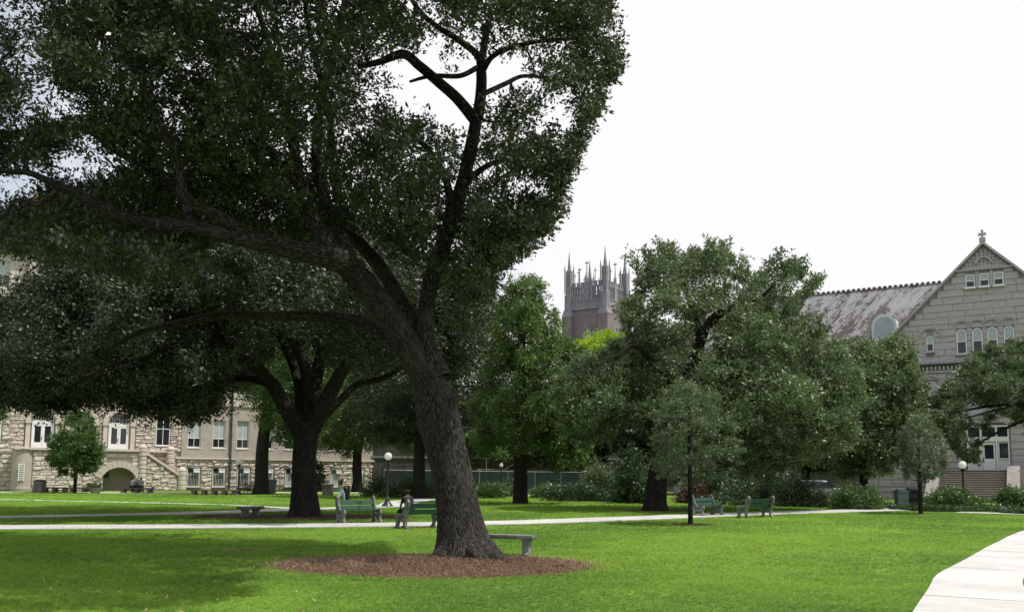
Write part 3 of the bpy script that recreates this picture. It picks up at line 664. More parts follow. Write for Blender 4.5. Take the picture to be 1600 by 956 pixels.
for h in winL: window(LB, (h[0] + h[1]) / 2, h[2], h[1] - h[0], h[3] - h[2], 0.28, M_white, arch=True, sm=M_trimL, split=.5, fr=.09)
def porch_door(c):
    d = MB(); z0, zt, w = 3.90, 6.35, 1.9
    d.ring([(c + w / 2, z0), (c + w / 2, zt + .3), (c - w / 2, zt + .3), (c - w / 2, z0)], [(c + w / 2 - .1, z0 + .0), (c + w / 2 - .1, zt), (c - w / 2 + .1, zt), (c - w / 2 + .1, z0 + .0)], .17, .30)
    door = d.build('double_door', M_white, LB)
    for s in (-1, 1):
        l = MB(); x0, x1 = sorted((c + s * .01, c + s * (w / 2 - .1))); px0, px1 = x0 + .15, x1 - .15
        l.ring([(x1, z0 + .02), (x1, zt), (x0, zt), (x0, z0 + .02)], [(px1, z0 + .72), (px1, zt - .16), (px0, zt - .16), (px0, z0 + .72)], .19, .26); l.build('door_leaf', M_white, door)
        l = MB(); l.box(px0 - .02, px1 + .02, .225, .25, z0 + .7, zt - .14); l.build('pane', M_glass, door)
    l = MB(); l.box(c - .10, c - .06, .12, .19, z0 + .95, z0 + 1.3); l.build('handle', M_iron, door)
    f = MB(); f.ring([(c + .95, zt + .32)] + archpts(c, zt + .5, .95, 14) + [(c - .95, zt + .32)], [(c + .87, zt + .40)] + archpts(c, zt + .5, .87, 14) + [(c - .87, zt + .40)], .20, .30)
    for k in range(1, 8):
        x = c - .87 + 1.74 * k / 8; f.box(x - .018, x + .018, .21, .26, zt + .36, zt + .5 + math.sqrt(max(.01, .87 ** 2 - (x - c) ** 2)))
    fan = f.build('fanlight', M_wframe, LB)
    p = MB(); p.prism([(c + .9, zt + .35)] + archpts(c, zt + .5, .9, 12) + [(c - .9, zt + .35)], .27, .30); p.build('pane', M_glass, fan)
for c in (-6.8, -3.4, 0.0):
    porch_door(c); arch_stones(LB, c, 6.7, 1.06, 1.52, -.14, .345, 9, M_trimL, rng=rb)
    for s in (-1, 1):
        q = MB(); q.box(c + s * 1.28 - .2, c + s * 1.28 + .2, -.06, .345, 3.9, 6.45); q.box(c + s * 1.28 - .27, c + s * 1.28 + .27, -.16, .343, 6.45, 6.69); q.build('pilaster', M_trimL, LB)
arch_stones(LB, 4.2, 7.3, .74, 1.1, -.12, .345, 7, M_trimL, rng=rb)
wall_holes = [(h[0] - .5, h[1] + .5, h[2], h[3] + .45, True) for h in doors] + [(3.45, 4.95, 4.42, 8.4, True)] + [(-11.65, -10.25, 4.45, 7.6, True)]
rs = courses(-14, 6.05, 3.97, 8.9, .42, .95, wall_holes, rb)
rs += courses(5.6, XE, 0.0, 3.2, .40, .85, [(h[0] - .1, h[1] + .1, h[2] - .12, h[3] + .1, False) for h in winB], rb)
rs += courses(-14, -9.1, 0, 3.7, .45, 1.1, [], rb)
rs = [r for r in rs if not (r[3] < 3.9 and r[0] > -9.1 and r[1] < 5.6)]; rs += courses(2.4, 5.6, 0, 3.8, .42, .95, [], rb)
rs.sort(key=lambda r: (r[1] > 16, r[2] > 8, r[0]))
# porch in front
mb = MB(); fill(mb, -9.0, 2.3, 0, 3.82, -1.62, 0.30, [(-1.45, 1.37, -1, 2.35)]); mb.build('porch_base', M_joint, LB)
mb = MB(); mb.box(-1.44, 1.36, 0.10, 0.34, 0, 2.34); mb.build('passage_wall', M_stucco, LB)
mb = MB(); mb.box(-1.35, -.75, -.02, .09, 1.25, 2.0); mb.build('dark_panel', M_iron, LB)
mb = MB(); mb.box(-9.15, 1.75, -2.02, -1.3, 3.84, 4.06); mb.box(2.35, 4.75, -.45, -.02, 3.84, 4.04); mb.build('coping', M_trimL, LB)
arch_stones(LB, -.04, 0.55, 1.72, 2.35, -1.95, -1.63, 11, M_stoneL, a0=R(22), a1=R(158), rng=rb)
pr = courses(-7.6, 1.7, 0, 3.8, .46, 1.05, [(-1.5, 1.42, -1, 2.35, False), (-1.2, 1.1, 2.3, 2.95, False)], rb)
for r_ in [pr]: pass
lay_stones(LB, pr, -1.62, .24, varL, M_stoneL, rb, 100)
lay_stones(LB, rs, 0.35, .34, varL, M_stoneL, rb, 195)
mb = MB(); mb.lathe([(1.02, 0), (1.05, .2), (1.02, .4), (1.0, 3.8)], 28, (-8.3, -.95, 0)); mb.lathe([(1.12, 3.8), (1.16, 3.92), (1.1, 4.05), (.2, 4.12)], 28, (-8.3, -.95, 0)); mb.build('round_bastion', M_stucco, LB, smooth=False)
vg = MB()
for s in (-8.72, -8.28): vg.box(s - .03, s + .03, -2.06, -1.98, .9, 2.55)
for k in range(8): vg.box(-8.7, -8.3, -2.05, -1.99, 1.0 + k * .2, 1.08 + k * .2)
vg.build('vent_grille', M_white, LB)
# stair along the wall behind a sloping parapet
mb = MB(); mb.prism([(2.3, 0), (5.6, 0), (5.6, 1.45), (2.3, 3.65)], -1.62, -1.3); mb.build('stair_wall', M_joint, LB)
lay_stones(LB, courses(2.45, 5.4, 0, 3.6, .44, .95, [], rb, clip=lambda z: (2.4, 5.55 - max(0, z - 1.4) * 1.5)), -1.62, .3, varL, M_stoneL, rb, 40)
mb = MB(); mb.prism([(2.2, 3.7), (5.75, 1.34), (5.75, 1.62), (2.2, 3.98)], -1.98, -1.28); mb.build('stair_coping', M_trimL, LB)
for k in range(18):
    st = MB(); st.box(2.35, 2.35 + (k + 1) * .19, -1.28, -.1, 3.6 - (k + 1) * .2, 3.6 - k * .2); st.build('step', M_trimL, LB)
for c, y, h in ((2.05, -1.72, 4.2), (4.95, -.25, 4.1), (5.9, -1.72, 1.95)):
    q = MB(); n = int(h / .42)
    for k in range(n):
        z0, z1 = k * h / n, (k + 1) * h / n; rr_ = .40 + random.uniform(-.02, .02); q.lathe([(rr_ - .03, z0 + .01), (rr_ + .03, z0 + .08), (rr_ + .03, z1 - .08), (rr_ - .03, z1 - .01)], 16, (c, y, 0))
    q.lathe([(.43, h), (.45, h + .08), (.36, h + .25), (.2, h + .36), (.02, h + .4)], 16, (c, y, 0)); q.build('newel', M_stoneL, LB)
mb = MB(); mb.tube([(11.02, -.08, .1), (11.02, -.08, 22.5)], [.11, .11], 10, 1, uv=False)
for z in (2.9, 5.8, 8.7): mb.box(10.88, 11.16, -.2, .04, z, z + .12)
mb.build('drainpipe', M_gutter, LB)
# projecting bay, eaves and roof
mb = MB(); mb.box(-8.9, -3.1, -.55, .05, 9.3, 24.2); mb.build('bay_wall', M_stoneL, LB)
for z in (10.2, 15.2, 19.8):
    for c in (-7.6, -4.4): window(LB, c, z, 1.2, 2.6, -.55, sm=M_trimL, upper=M_blind)
mb = MB(); mb.box(-14.4, XE, -.55, .4, 22.6, 23.0); mb.build('gutter', M_gutter, LB)
def roofmesh(name, quad_, m, parent, th=.12):   # quad corners: eave0, eave1, ridge1, ridge0
    q = [Vector(p) for p in quad_]; nn = (q[1] - q[0]).cross(q[3] - q[0]).normalized(); 
    if nn.z < 0: nn = -nn
    v = q + [p - nn * th for p in q]; me = bpy.data.meshes.new(name); me.from_pydata(v, [], [(0, 1, 2, 3), (7, 6, 5, 4), (0, 4, 5, 1), (1, 5, 6, 2), (2, 6, 7, 3), (3, 7, 4, 0)])
    me.materials.append(m); l = me.uv_layers.new(name='UVMap'); H = (q[3] - q[0]).length; e = (q[1] - q[0]).normalized(); dn = nn.cross(e)
    for p in me.polygons:
        for li, vi in zip(p.loop_indices, p.vertices):
            w = Vector(v[vi]) - q[3]; l.data[li].uv = (w.dot(e), abs(w.dot(dn)))
    me.update(); return link(name, me, parent)
roofmesh('roof', [(-14.6, -.4, 22.95), (XE, -.4, 22.95), (XE, 6.8, 30.5), (-8.2, 6.8, 30.5)], M_slate, LB)
roofmesh('roof', [(-14.6, 13.6, 22.95), (-14.6, -.4, 22.95), (-8.2, 6.8, 30.5), (-8.21, 6.81, 30.5)], M_slate, LB)
roofmesh('roof', [(XE, 13.9, 22.95), (-14.6, 13.9, 22.95), (-8.2, 6.8, 30.5), (XE, 6.8, 30.5)], M_slate, LB)
mb = MB(); mb.tube([(-14.6, -.4, 23.05), (-8.2, 6.8, 30.6)], [.2, .2], 8, 1, uv=False); mb.tube([(-8.2, 6.8, 30.6), (XE, 6.8, 30.6)], [.2, .2], 8, 1, uv=False); mb.build('hip_tiles', M_redtile, LB)

# ---------------- right: grey sandstone hall with a steep gable
rb = random.Random(21)
RB = empty('gabled_hall', (37.22, 70, 0), 'grey sandstone hall with steep gable, arched windows and stone cross at right', 'building', -math.atan(0.6))
varR = block_variants(M_stoneR, 'stone_block', 7, 5, 0.28)
AX, AZ = 0.25, 20.4
mb = MB(); mb.prism([(-9.35, 0), (9.85, 0), (9.85, 10.8), (AX, AZ - .12), (-9.35, 10.8)], .22, 14); mb.build('wall', M_jointR, RB)
wA = [(c - .36, c + .36, 11.6, 13.6, True) for c in (-1.56, -.43, .62, 1.76)]; wS = [(-4.13, -3.61, 11.95, 13.2, True), (4.3, 4.82, 11.95, 13.2, True)]
w3 = [(c - .35, c + .35, 16.9, 17.95, False) for c in (-.76, .24, 1.24)]
w2 = [(c - hw, c + hw, 6.6, 9.5, True) for c, hw in ((-6.6, .28), (-5.4, .28), (-3.92, .48), (-2.3, .28), (-.9, .48), (.9, .48), (2.6, .28), (4.2, .48), (7, .28))]
dr = [(-1.62, 1.52, 0, 6.05, False)]
for h in wA: window(RB, (h[0] + h[1]) / 2, h[2], .72, 2.0, .10, M_white, arch=True, lower=M_glass, upper=M_blind, fr=.075, mid=False, sm=M_trimR)
for h in wS: window(RB, (h[0] + h[1]) / 2, h[2], .52, 1.25, .10, M_white, arch=True, lower=M_glass, upper=M_blind, fr=.06, mid=False, sm=M_trimR)
for h in w3: window(RB, (h[0] + h[1]) / 2, h[2], .70, 1.05, .10, M_white, fr=.08, mid=False, sm=M_white, split=.5, upper=M_blind)
for h in w2: window(RB, (h[0] + h[1]) / 2, h[2], h[1] - h[0], 2.9, .10, M_wframe, arch=True, lower=M_blind, upper=M_blind, fr=.07, mid=False, sm=M_trimR)
gab = lambda z: ((-9.3, 9.8) if z < 10.9 else (AX - (AZ - z) + .12, AX + (AZ - z) - .12))
rr_ = courses(-9.3, 9.8, 11.05, 18.25, .52, 1.7, wA + wS + w3, rb, gab) + courses(-9.3, 9.8, 0, 10.2, .52, 1.7, w2 + dr, rb)
rr_ = [r for r in rr_ if not (r[3] < 2.3 and r[0] > -4 and r[1] < 2.5)]
rr_.sort(key=lambda r: (not (-6.5 < (r[0] + r[1]) / 2 < 3.6), -r[2])); lay_stones(RB, rr_, .22, .17, varR, M_stoneR, rb, 262)
# tympanum of small scale stones above the top course
mb = MB(); z = 18.42
while z < AZ - .5:
    hw = AZ - z - .4; k = int(hw * 2 / .26)
    for i in range(k):
        x = AX - hw + (i + .5) * hw * 2 / k; mb.prism([(x - .125, z + .245), (x - .125, z + .06), (x, z + .0), (x + .125, z + .06), (x + .125, z + .245)], .10 + random.uniform(0, .04), .21)
    z += .25
o = mb.build('scale_stonework', M_stoneR, RB); o['kind'] = 'stuff'
arch_stones(RB, AX, 18.75, .45, .62, -.06, .05, 7, M_trimR)
mb = MB(); mb.box(AX - 2.2, AX + 2.2, -.10, .218, 18.25, 18.40); mb.box(-9.35, 9.85, -.12, .218, 10.92, 11.05); mb.box(-9.35, 9.85, -.06, .218, 10.2, 10.36); mb.box(-9.35, 9.85, -.1, .218, 6.1, 6.3); mb.build('string_course', M_trimR, RB)
mb = MB(); mb.box(-9.45, 9.95, -.28, .2, 10.78, 10.918); mb.build('gutter', M_gutter, RB)
mb = MB(); x = -9.3
while x < 9.8: mb.box(x, x + .16, -.14, .21, 10.42, 10.72); x += .3
o = mb.build('dentils', M_trimR, RB); o['kind'] = 'stuff'
for c in (-1.56, -.43, .62, 1.76): arch_stones(RB, c, 13.72, .50, .62, -.10, -.03, 7, M_trimR, 'hood_mould', a0=R(25), a1=R(155))
for c in (-3.87, 4.56): arch_stones(RB, c, 12.95, .85, .97, -.10, -.03, 9, M_trimR, 'hood_mould')
for c, hw in ((-3.92, .95), (-2.3, .7), (-.9, .8), (.9, .8), (2.6, .7)): arch_stones(RB, c, 9.1, hw - .12, hw, -.10, -.03, 9, M_trimR, 'hood_mould')
for h in w3[:2]:
    q = MB(); q.box(h[1] + .04, h[1] + .26, -.06, .2, 16.85, 18.05); q.build('pilaster', M_trimR, RB)
for s, nm in ((-1, 0), (1, 1)):
    mb = MB(); e = 9.75; a = Vector((AX + s * e, 0, AZ - e)); b = Vector((AX, 0, AZ))
    mb.prism([(a.x, a.z - .05), (a.x, a.z + .14), (b.x, b.z + .14), (b.x, b.z - .1)][::s], -.22, .5); mb.build('gable_coping', M_trimR, RB)
    roofmesh('roof', [(AX + s * 10, .5, AZ - 10), (AX + s * 10, 14, AZ - 10), (AX, 14, AZ + .05), (AX, .5, AZ + .05)], M_slate, RB)
mb = MB(); mb.box(AX - .22, AX + .22, -.2, .22, AZ + .1, AZ + .42); mb.prism([(AX - .09, AZ + .42), (AX + .09, AZ + .42), (AX + .07, AZ + .62), (AX + .28, AZ + .6), (AX + .28, AZ + .82), (AX + .07, AZ + .8), (AX + .1, AZ + 1.06), (AX - .1, AZ + 1.06), (AX - .07, AZ + .8), (AX - .28, AZ + .82), (AX - .28, AZ + .6), (AX - .07, AZ + .62)], -.08, .08)
mb.build('cross', M_trimR, RB)
# entrance
mb = MB(); X0, X1, Z0, Z1 = -1.5, 1.41, 2.36, 5.86; cols = [(-1.5, -.55), (-.5, .52), (.57, 1.41)]
mb.ring([(X1, Z0), (X1, Z1), (X0, Z1), (X0, Z0)], [(X1 - .08, Z0), (X1 - .08, Z1 - .1), (X0 + .08, Z1 - .1), (X0 + .08, Z0)], -.04, .20)
for x in (-.575, .495): mb.box(x, x + .11, -.05, .19, Z0, Z1 - .1)
mb.box(X0 + .08, X1 - .08, -.045, .188, 4.62, 4.98); mb.box(X0 + .08, X1 - .08, .15, .20, Z0, 4.62)
ent = mb.build('entrance_frame', M_white, RB)
for k, (a, b, z0, z1) in enumerate([(-1.33, -.66, 3.32, 4.5), (-.30, .32, 3.28, 4.36), (.72, 1.34, 3.32, 4.5)]):
    p = MB(); p.box(a, b, .10, .148, z0, z1); p.build('pane', M_glass, ent)
    p = MB(); p.ring([(b + .07, z0 - .07), (b + .07, z1 + .07), (a - .07, z1 + .07), (a - .07, z0 - .07)], [(b, z0), (b, z1), (a, z1), (a, z0)], .06, .149); p.build('pane_frame', M_white, ent)
for a, b in ((-1.35, -.64), (-.40, .42), (.67, 1.34)):
    p = MB(); p.prism([(b, 5.04), (b, 5.6), ((a + b) / 2, 5.74), (a, 5.6), (a, 5.04)], .12, .18); p.build('transom_pane', M_glass, ent)
mb = MB(); mb.ring([(.44, Z0 + .03), (.44, 4.52), (-.43, 4.52), (-.43, Z0 + .03)], [(.34, 3.26), (.34, 4.38), (-.32, 4.38), (-.32, 3.26)], .02, .149); door = mb.build('door', M_white, RB)
mb = MB(); mb.box(-.41, -.37, -.06, .018, 3.0, 3.35); mb.build('handle', M_iron, door)
arch_stones(RB, -.04, 3.6, 2.7, 3.25, -.12, .2, 9, M_trimR, a0=R(58), a1=R(122), rng=rb)
# steps and cheek walls
nst = 14
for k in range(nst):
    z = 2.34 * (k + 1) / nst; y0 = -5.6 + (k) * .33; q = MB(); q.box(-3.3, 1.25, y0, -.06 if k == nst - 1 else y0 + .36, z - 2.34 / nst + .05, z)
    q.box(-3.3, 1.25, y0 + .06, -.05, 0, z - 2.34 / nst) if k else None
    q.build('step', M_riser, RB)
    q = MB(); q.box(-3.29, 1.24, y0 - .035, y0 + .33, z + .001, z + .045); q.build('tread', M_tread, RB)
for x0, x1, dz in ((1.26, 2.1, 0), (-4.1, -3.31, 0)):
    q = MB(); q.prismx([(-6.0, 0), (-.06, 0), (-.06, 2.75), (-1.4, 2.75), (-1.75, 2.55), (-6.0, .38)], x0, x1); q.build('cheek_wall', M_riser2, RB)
mb = MB(); mb.box(2.11, 9.8, -2.2, .0, 0, 2.5); mb.build('terrace_wall', M_stoneR, RB)
# wing behind: wall, slate roof, ridge crest, round dormer
mb = MB(); mb.box(-27, -9.36, 3.0, 15, 0, 9.1); mb.build('wing_wall', M_stoneR, RB)
roofmesh('roof', [(-27.5, 2.4, 9.1), (-3.5, 2.4, 9.1), (-1, 9.0, 19.35), (-27.5, 9.0, 19.35)], M_slate, RB)
roofmesh('roof', [(-27.5, 15.6, 9.1), (-9, 15.6, 9.1), (-1, 9.0, 19.35), (-27.5, 9.0, 19.35)], M_slate, RB)
mb = MB(); x = -27.4
while x < -1.5: mb.box(x, x + .3, 8.85, 9.15, 19.3, 19.48); mb.lathe([(.03, 0), (.06, .03), (.06, .06), (.02, .09)], 6, (x + .15, 9, 19.47)); x += .46
o = mb.build('ridge_crest', M_crest, RB); o['kind'] = 'stuff'
for c in (-8.05,):
    yz = 5.3; q = MB(); prof = [(c + 1.05, 13.4)] + archpts(c, 15.2, 1.05, 14) + [(c - 1.05, 13.4)]
    q.prism(prof, yz, yz + 3.4); dm = q.build('dormer', M_dormer, RB)
    q = MB(); q.prism([(c + .85, 13.6)] + archpts(c, 15.2, .82, 12) + [(c - .85, 13.6)], yz - .05, yz - .003); q.build('pane', M_blind, dm)
for c in range(5): window(RB, -25 + c * 3.2, 3.0, 1.2, 2.6, 2.97, M_white, sm=M_trimR)
# wing end stub of second gable seen at the far right
# ---------------- church tower
TW = empty('church_tower', (11.2, 174.6, 0), 'distant brick and stone gothic church tower with pinnacles above the treetops', 'tower', R(-35))
a = 8.1
mb = MB(); mb.box(0, a, 0, a, 0, 34.2); mb.build('shaft_wall', M_twb, TW)
for cx, cy in ((0, 0), (a, 0), (a, a), (0, a)):
    q = MB(); q.box(cx - 1.05, cx + 1.05, cy - 1.05, cy + 1.05, 0, 32.9); bt = q.build('buttress', M_twb, TW)
    q = MB(); s = 1.12
    q.add([(cx - s, cy - s, 32.9), (cx + s, cy - s, 32.9), (cx + s, cy + s, 32.9), (cx - s, cy + s, 32.9), (cx - .75, cy - .75, 34.4), (cx + .75, cy - .75, 34.4), (cx + .75, cy + .75, 34.4), (cx - .75, cy + .75, 34.4)], [(0, 1, 5, 4), (1, 2, 6, 5), (2, 3, 7, 6), (3, 0, 4, 7), (4, 5, 6, 7), (3, 2, 1, 0)]); q.build('weathering', M_tw, bt)
    q = MB(); q.lathe([(.95, 34.2), (.95, 37.2), (.70, 37.6), (.70, 42.2), (.46, 42.3), (.32, 42.7), (.03, 46.2)], 8, (cx, cy, 0))
    pn = q.build('pinnacle', M_tw, TW)
    for dx, dy in ((-.62, -.62), (.62, -.62), (.62, .62), (-.62, .62)):
        q = MB(); q.lathe([(.14, 37.6), (.14, 42.2), (.18, 42.3), (.02, 43.6)], 6, (cx + dx, cy + dy, 0)); q.build('turret', M_tw, pn)
mb = MB(); fill(mb, -.25, a + .25, 34.2, 34.5, -.25, a + .25, []); mb.box(-.1, a + .1, -.1, a + .1, 34.5, 35.9); mb.box(-.2, a + .2, -.2, a + .2, 35.9, 36.1); mb.build('belt', M_tw, TW)
for side in range(4):
    M_ = Matrix.Translation((a / 2, a / 2, 0)) @ Matrix.Rotation(side * math.pi / 2, 4, 'Z') @ Matrix.Translation((-a / 2, -a / 2, 0))
    q = MB(); slots = []
    n = 10
    for k in range(n):
        x = 1.0 + (a - 2.0) * (k + .5) / n
        if abs(x - a / 2) > .4: q.box(x - .24, x - .14, -.1, .15, 36.1, 38.5, M_); q.box(x + .14, x + .24, -.1, .15, 36.1, 38.5, M_)
    q.box(.7, a - .7, -.14, .18, 38.5, 38.8, M_); q.box(.7, a - .7, -.1, .15, 37.3, 37.42, M_)
    q.box(a / 2 - .55, a / 2 + .55, -.2, .22, 36.1, 39.6, M_)
    for k in range(7):
        x = 1.15 + (a - 2.3) * k / 6
        if abs(x - a / 2) > .7: q.box(x - .3, x + .3, -.12, .16, 38.8, 39.5, M_); q.box(x - .34, x + .34, -.17, .2, 39.5, 39.65, M_)
    q.build('parapet', M_tw, TW)
    c = M_ @ Vector((a / 2, 0, 0)); q = MB(); q.lathe([(.30, 39.6), (.30, 40.4), (.14, 40.7), (.04, 43.8)], 8, tuple(c))
    q.box(c.x - .35, c.x + .35, c.y - .08, c.y + .08, 43.3, 43.5); q.box(c.x - .08, c.x + .08, c.y - .35, c.y + .35, 43.3, 43.5); q.build('finial', M_tw, TW)
    for t in (.27, .73):
        c = M_ @ Vector((a * t, 0, 0)); q = MB(); q.box(c.x - .05, c.x + .05, c.y - .05, c.y + .05, 39.6, 42.3); q.box(c.x - .3, c.x + .3, c.y - .3, c.y + .3, 41.5, 41.65) if False else q.box(c.x - .32, c.x + .32, c.y - .06, c.y + .06, 41.6, 41.74)
        q.build('roof_cross', M_tw, TW)
    # belfry window with pointed arch and white louvres
    q = MB(); pts_ = [(a / 2 + 1.25, 24), (a / 2 + 1.25, 29.2), (a / 2 + .8, 30.4), (a / 2, 31.4), (a / 2 - .8, 30.4), (a / 2 - 1.25, 29.2), (a / 2 - 1.25, 24)]
    ins = [(a / 2 + .95, 24.2), (a / 2 + .95, 29.1), (a / 2 + .6, 30.1), (a / 2, 30.9), (a / 2 - .6, 30.1), (a / 2 - .95, 29.1), (a / 2 - .95, 24.2)]
    q.ring(pts_, ins, -.22, -.005); q.prism([(x, z) for x, z in ins], -.08, -.004)
    for x in (-.32, .32): q.box(a / 2 + x - .06, a / 2 + x + .06, -.16, -.081, 24.2, 30)
    q.v = [tuple(M_ @ Vector(v)) for v in q.v]; bw = q.build('belfry_window', M_tw, TW)
    for k in range(11):
        q = MB(); z = 24.4 + k * .42
        for x in (-.64, 0, .64): q.box(a / 2 + x - .2, a / 2 + x + .2, -.2, -.082, z, z + .16)
        q.v = [tuple(M_ @ Vector(v)) for v in q.v]; q.build('louvre', M_white, bw)

# ---------------- grey building behind the construction fence
BB = empty('grey_building', (P(574, 745, 104).x, 104, 0), 'low grey building behind the dark construction fence', 'building', R(5))
mb = MB(); mb.box(0, 46, 0, 10, 0, 7.2); mb.build('wall', M_bg, BB)
mb = MB(); mb.box(-.3, 46.3, -.3, 10.3, 7.2, 7.6); mb.box(-.05, 46.05, -.12, -.002, 3.7, 3.9); mb.build('cornice', M_tw, BB)
for k in range(14): window(BB, 2.2 + 1.75 * (k % 2) + 6.4 * (k // 2), 2.1, .85, .85 if k % 2 == 0 else .8, 0, M_bg, lower=M_glass, sm=M_bg)

# ================================================================ construction fence and scaffold poles
fa, fb = P(600, 745, 76), P(985, 745, 96); fa.z = fb.z = 0; fd = (fb - fa); n = 9
FN = empty('construction_fence', fa, 'dark green screened construction fence behind the hedge', 'fence', math.atan2(fd.y, fd.x)); L = fd.length
for k in range(n):
    x0, x1 = L * k / n, L * (k + 1) / n; mb = MB(); vs = []; nx = 7
    for j in range(2):
        for i in range(nx + 1): vs.append((x0 + .05 + (x1 - x0 - .1) * i / nx, -.03 + random.uniform(-.05, .05) * (1 - abs(2 * i / nx - 1)), .08 + j * (1.98 + (0 if i in (0, nx) else -.05))))
    vs2 = [(x, y + .02, z) for x, y, z in vs]; N_ = len(vs)
    mb.add(vs + vs2, [(i, i + 1, i + nx + 2, i + nx + 1) for i in range(nx)] + [(N_ + i + 1, N_ + i, N_ + i + nx + 1, N_ + i + nx + 2) for i in range(nx)]); mb.build('screen_panel', M_mesh, FN)
for k in range(n + 1):
    mb = MB(); mb.tube([(L * k / n, 0, 0), (L * k / n, 0, 2.2)], [.035, .035], 8, 1, uv=False); mb.build('post', M_steel, FN)
mb = MB(); mb.tube([(0, 0, 2.12), (L, 0, 2.12)], [.035, .035], 6, 1, uv=False); mb.build('top_rail', M_steel, FN)
SC = empty('scaffold_poles', P(845, 745, 99) * 1, 'pale steel scaffold poles and braces above the construction fence', 'scaffold'); SC.location.z = 0
for a_, b_ in (((-6, 0, 1.2), (-2, 0, 3.6)), ((-3, 0, 1.2), (1.5, 0, 3.9)), ((-.5, .2, 1.1), (3.8, 0, 3.5)), ((-6, 0, 0), (-6, 0, 3.7)), ((0, 0, 0), (0, 0, 3.8)), ((5, 0, 0), (5, 0, 3.2)), ((-7, .1, 2.4), (6, .1, 2.4)), ((1.5, 0, 2.2), (-1, 0, 3.4))):
    mb = MB(); mb.tube([a_, b_], [.045, .045], 6, 1, uv=False); mb.build('pole', M_steel, SC)

# ================================================================ TREES
def path3(pts, d):                      # limb traced as (px, py) or (px, py, depth)
    out = []
    for k, p in enumerate(pts):
        dd = p[2] if len(p) > 2 else d; out.append(P(p[0], p[1], dd))
    return out
def limb(pts, ws, d=17.9): return (path3(pts, d), [w / 2 / F * (p[2] if len(p) > 2 else d) for p, w in zip(pts, ws)])

# ---- the leaning live oak in front
def bark_disp(w, L, t):
    fl = math.exp(-L / 0.42); g = 1 + fl * (0.10 * math.cos(3 * w + 0.9) + 0.09 * math.cos(5 * w + 2.1) + .07 * math.cos(8 * w + .6) + .04 * math.cos(13 * w))
    g += 0.035 * math.sin(2 * w + L * 1.3) + 0.03 * math.sin(4 * w - L * 1.9 + 1)
    g += 0.034 * math.sin(17 * w + 2.2 * math.sin(L * 3.1)) * (0.6 + .4 * math.sin(L * 23 + 5 * w)) + 0.012 * math.sin(31 * w + 3 * math.sin(L * 4.3)) + random.uniform(-.008, .008)
    return g
base = G(724, 874); base.z = 0
L1 = limb([(727, 884, 17.9), (724, 862), (721, 838), (717, 800), (709, 750), (697, 703), (685, 655), (680, 624), (671, 602), (659, 577), (644, 552, 17.8), (618, 510, 17.6), (588, 468, 17.4), (558, 432, 17.2), (532, 405, 17.0)],
          [126, 96, 78, 67, 62, 62, 67, 64, 54, 49, 45, 43, 41, 39, 38])
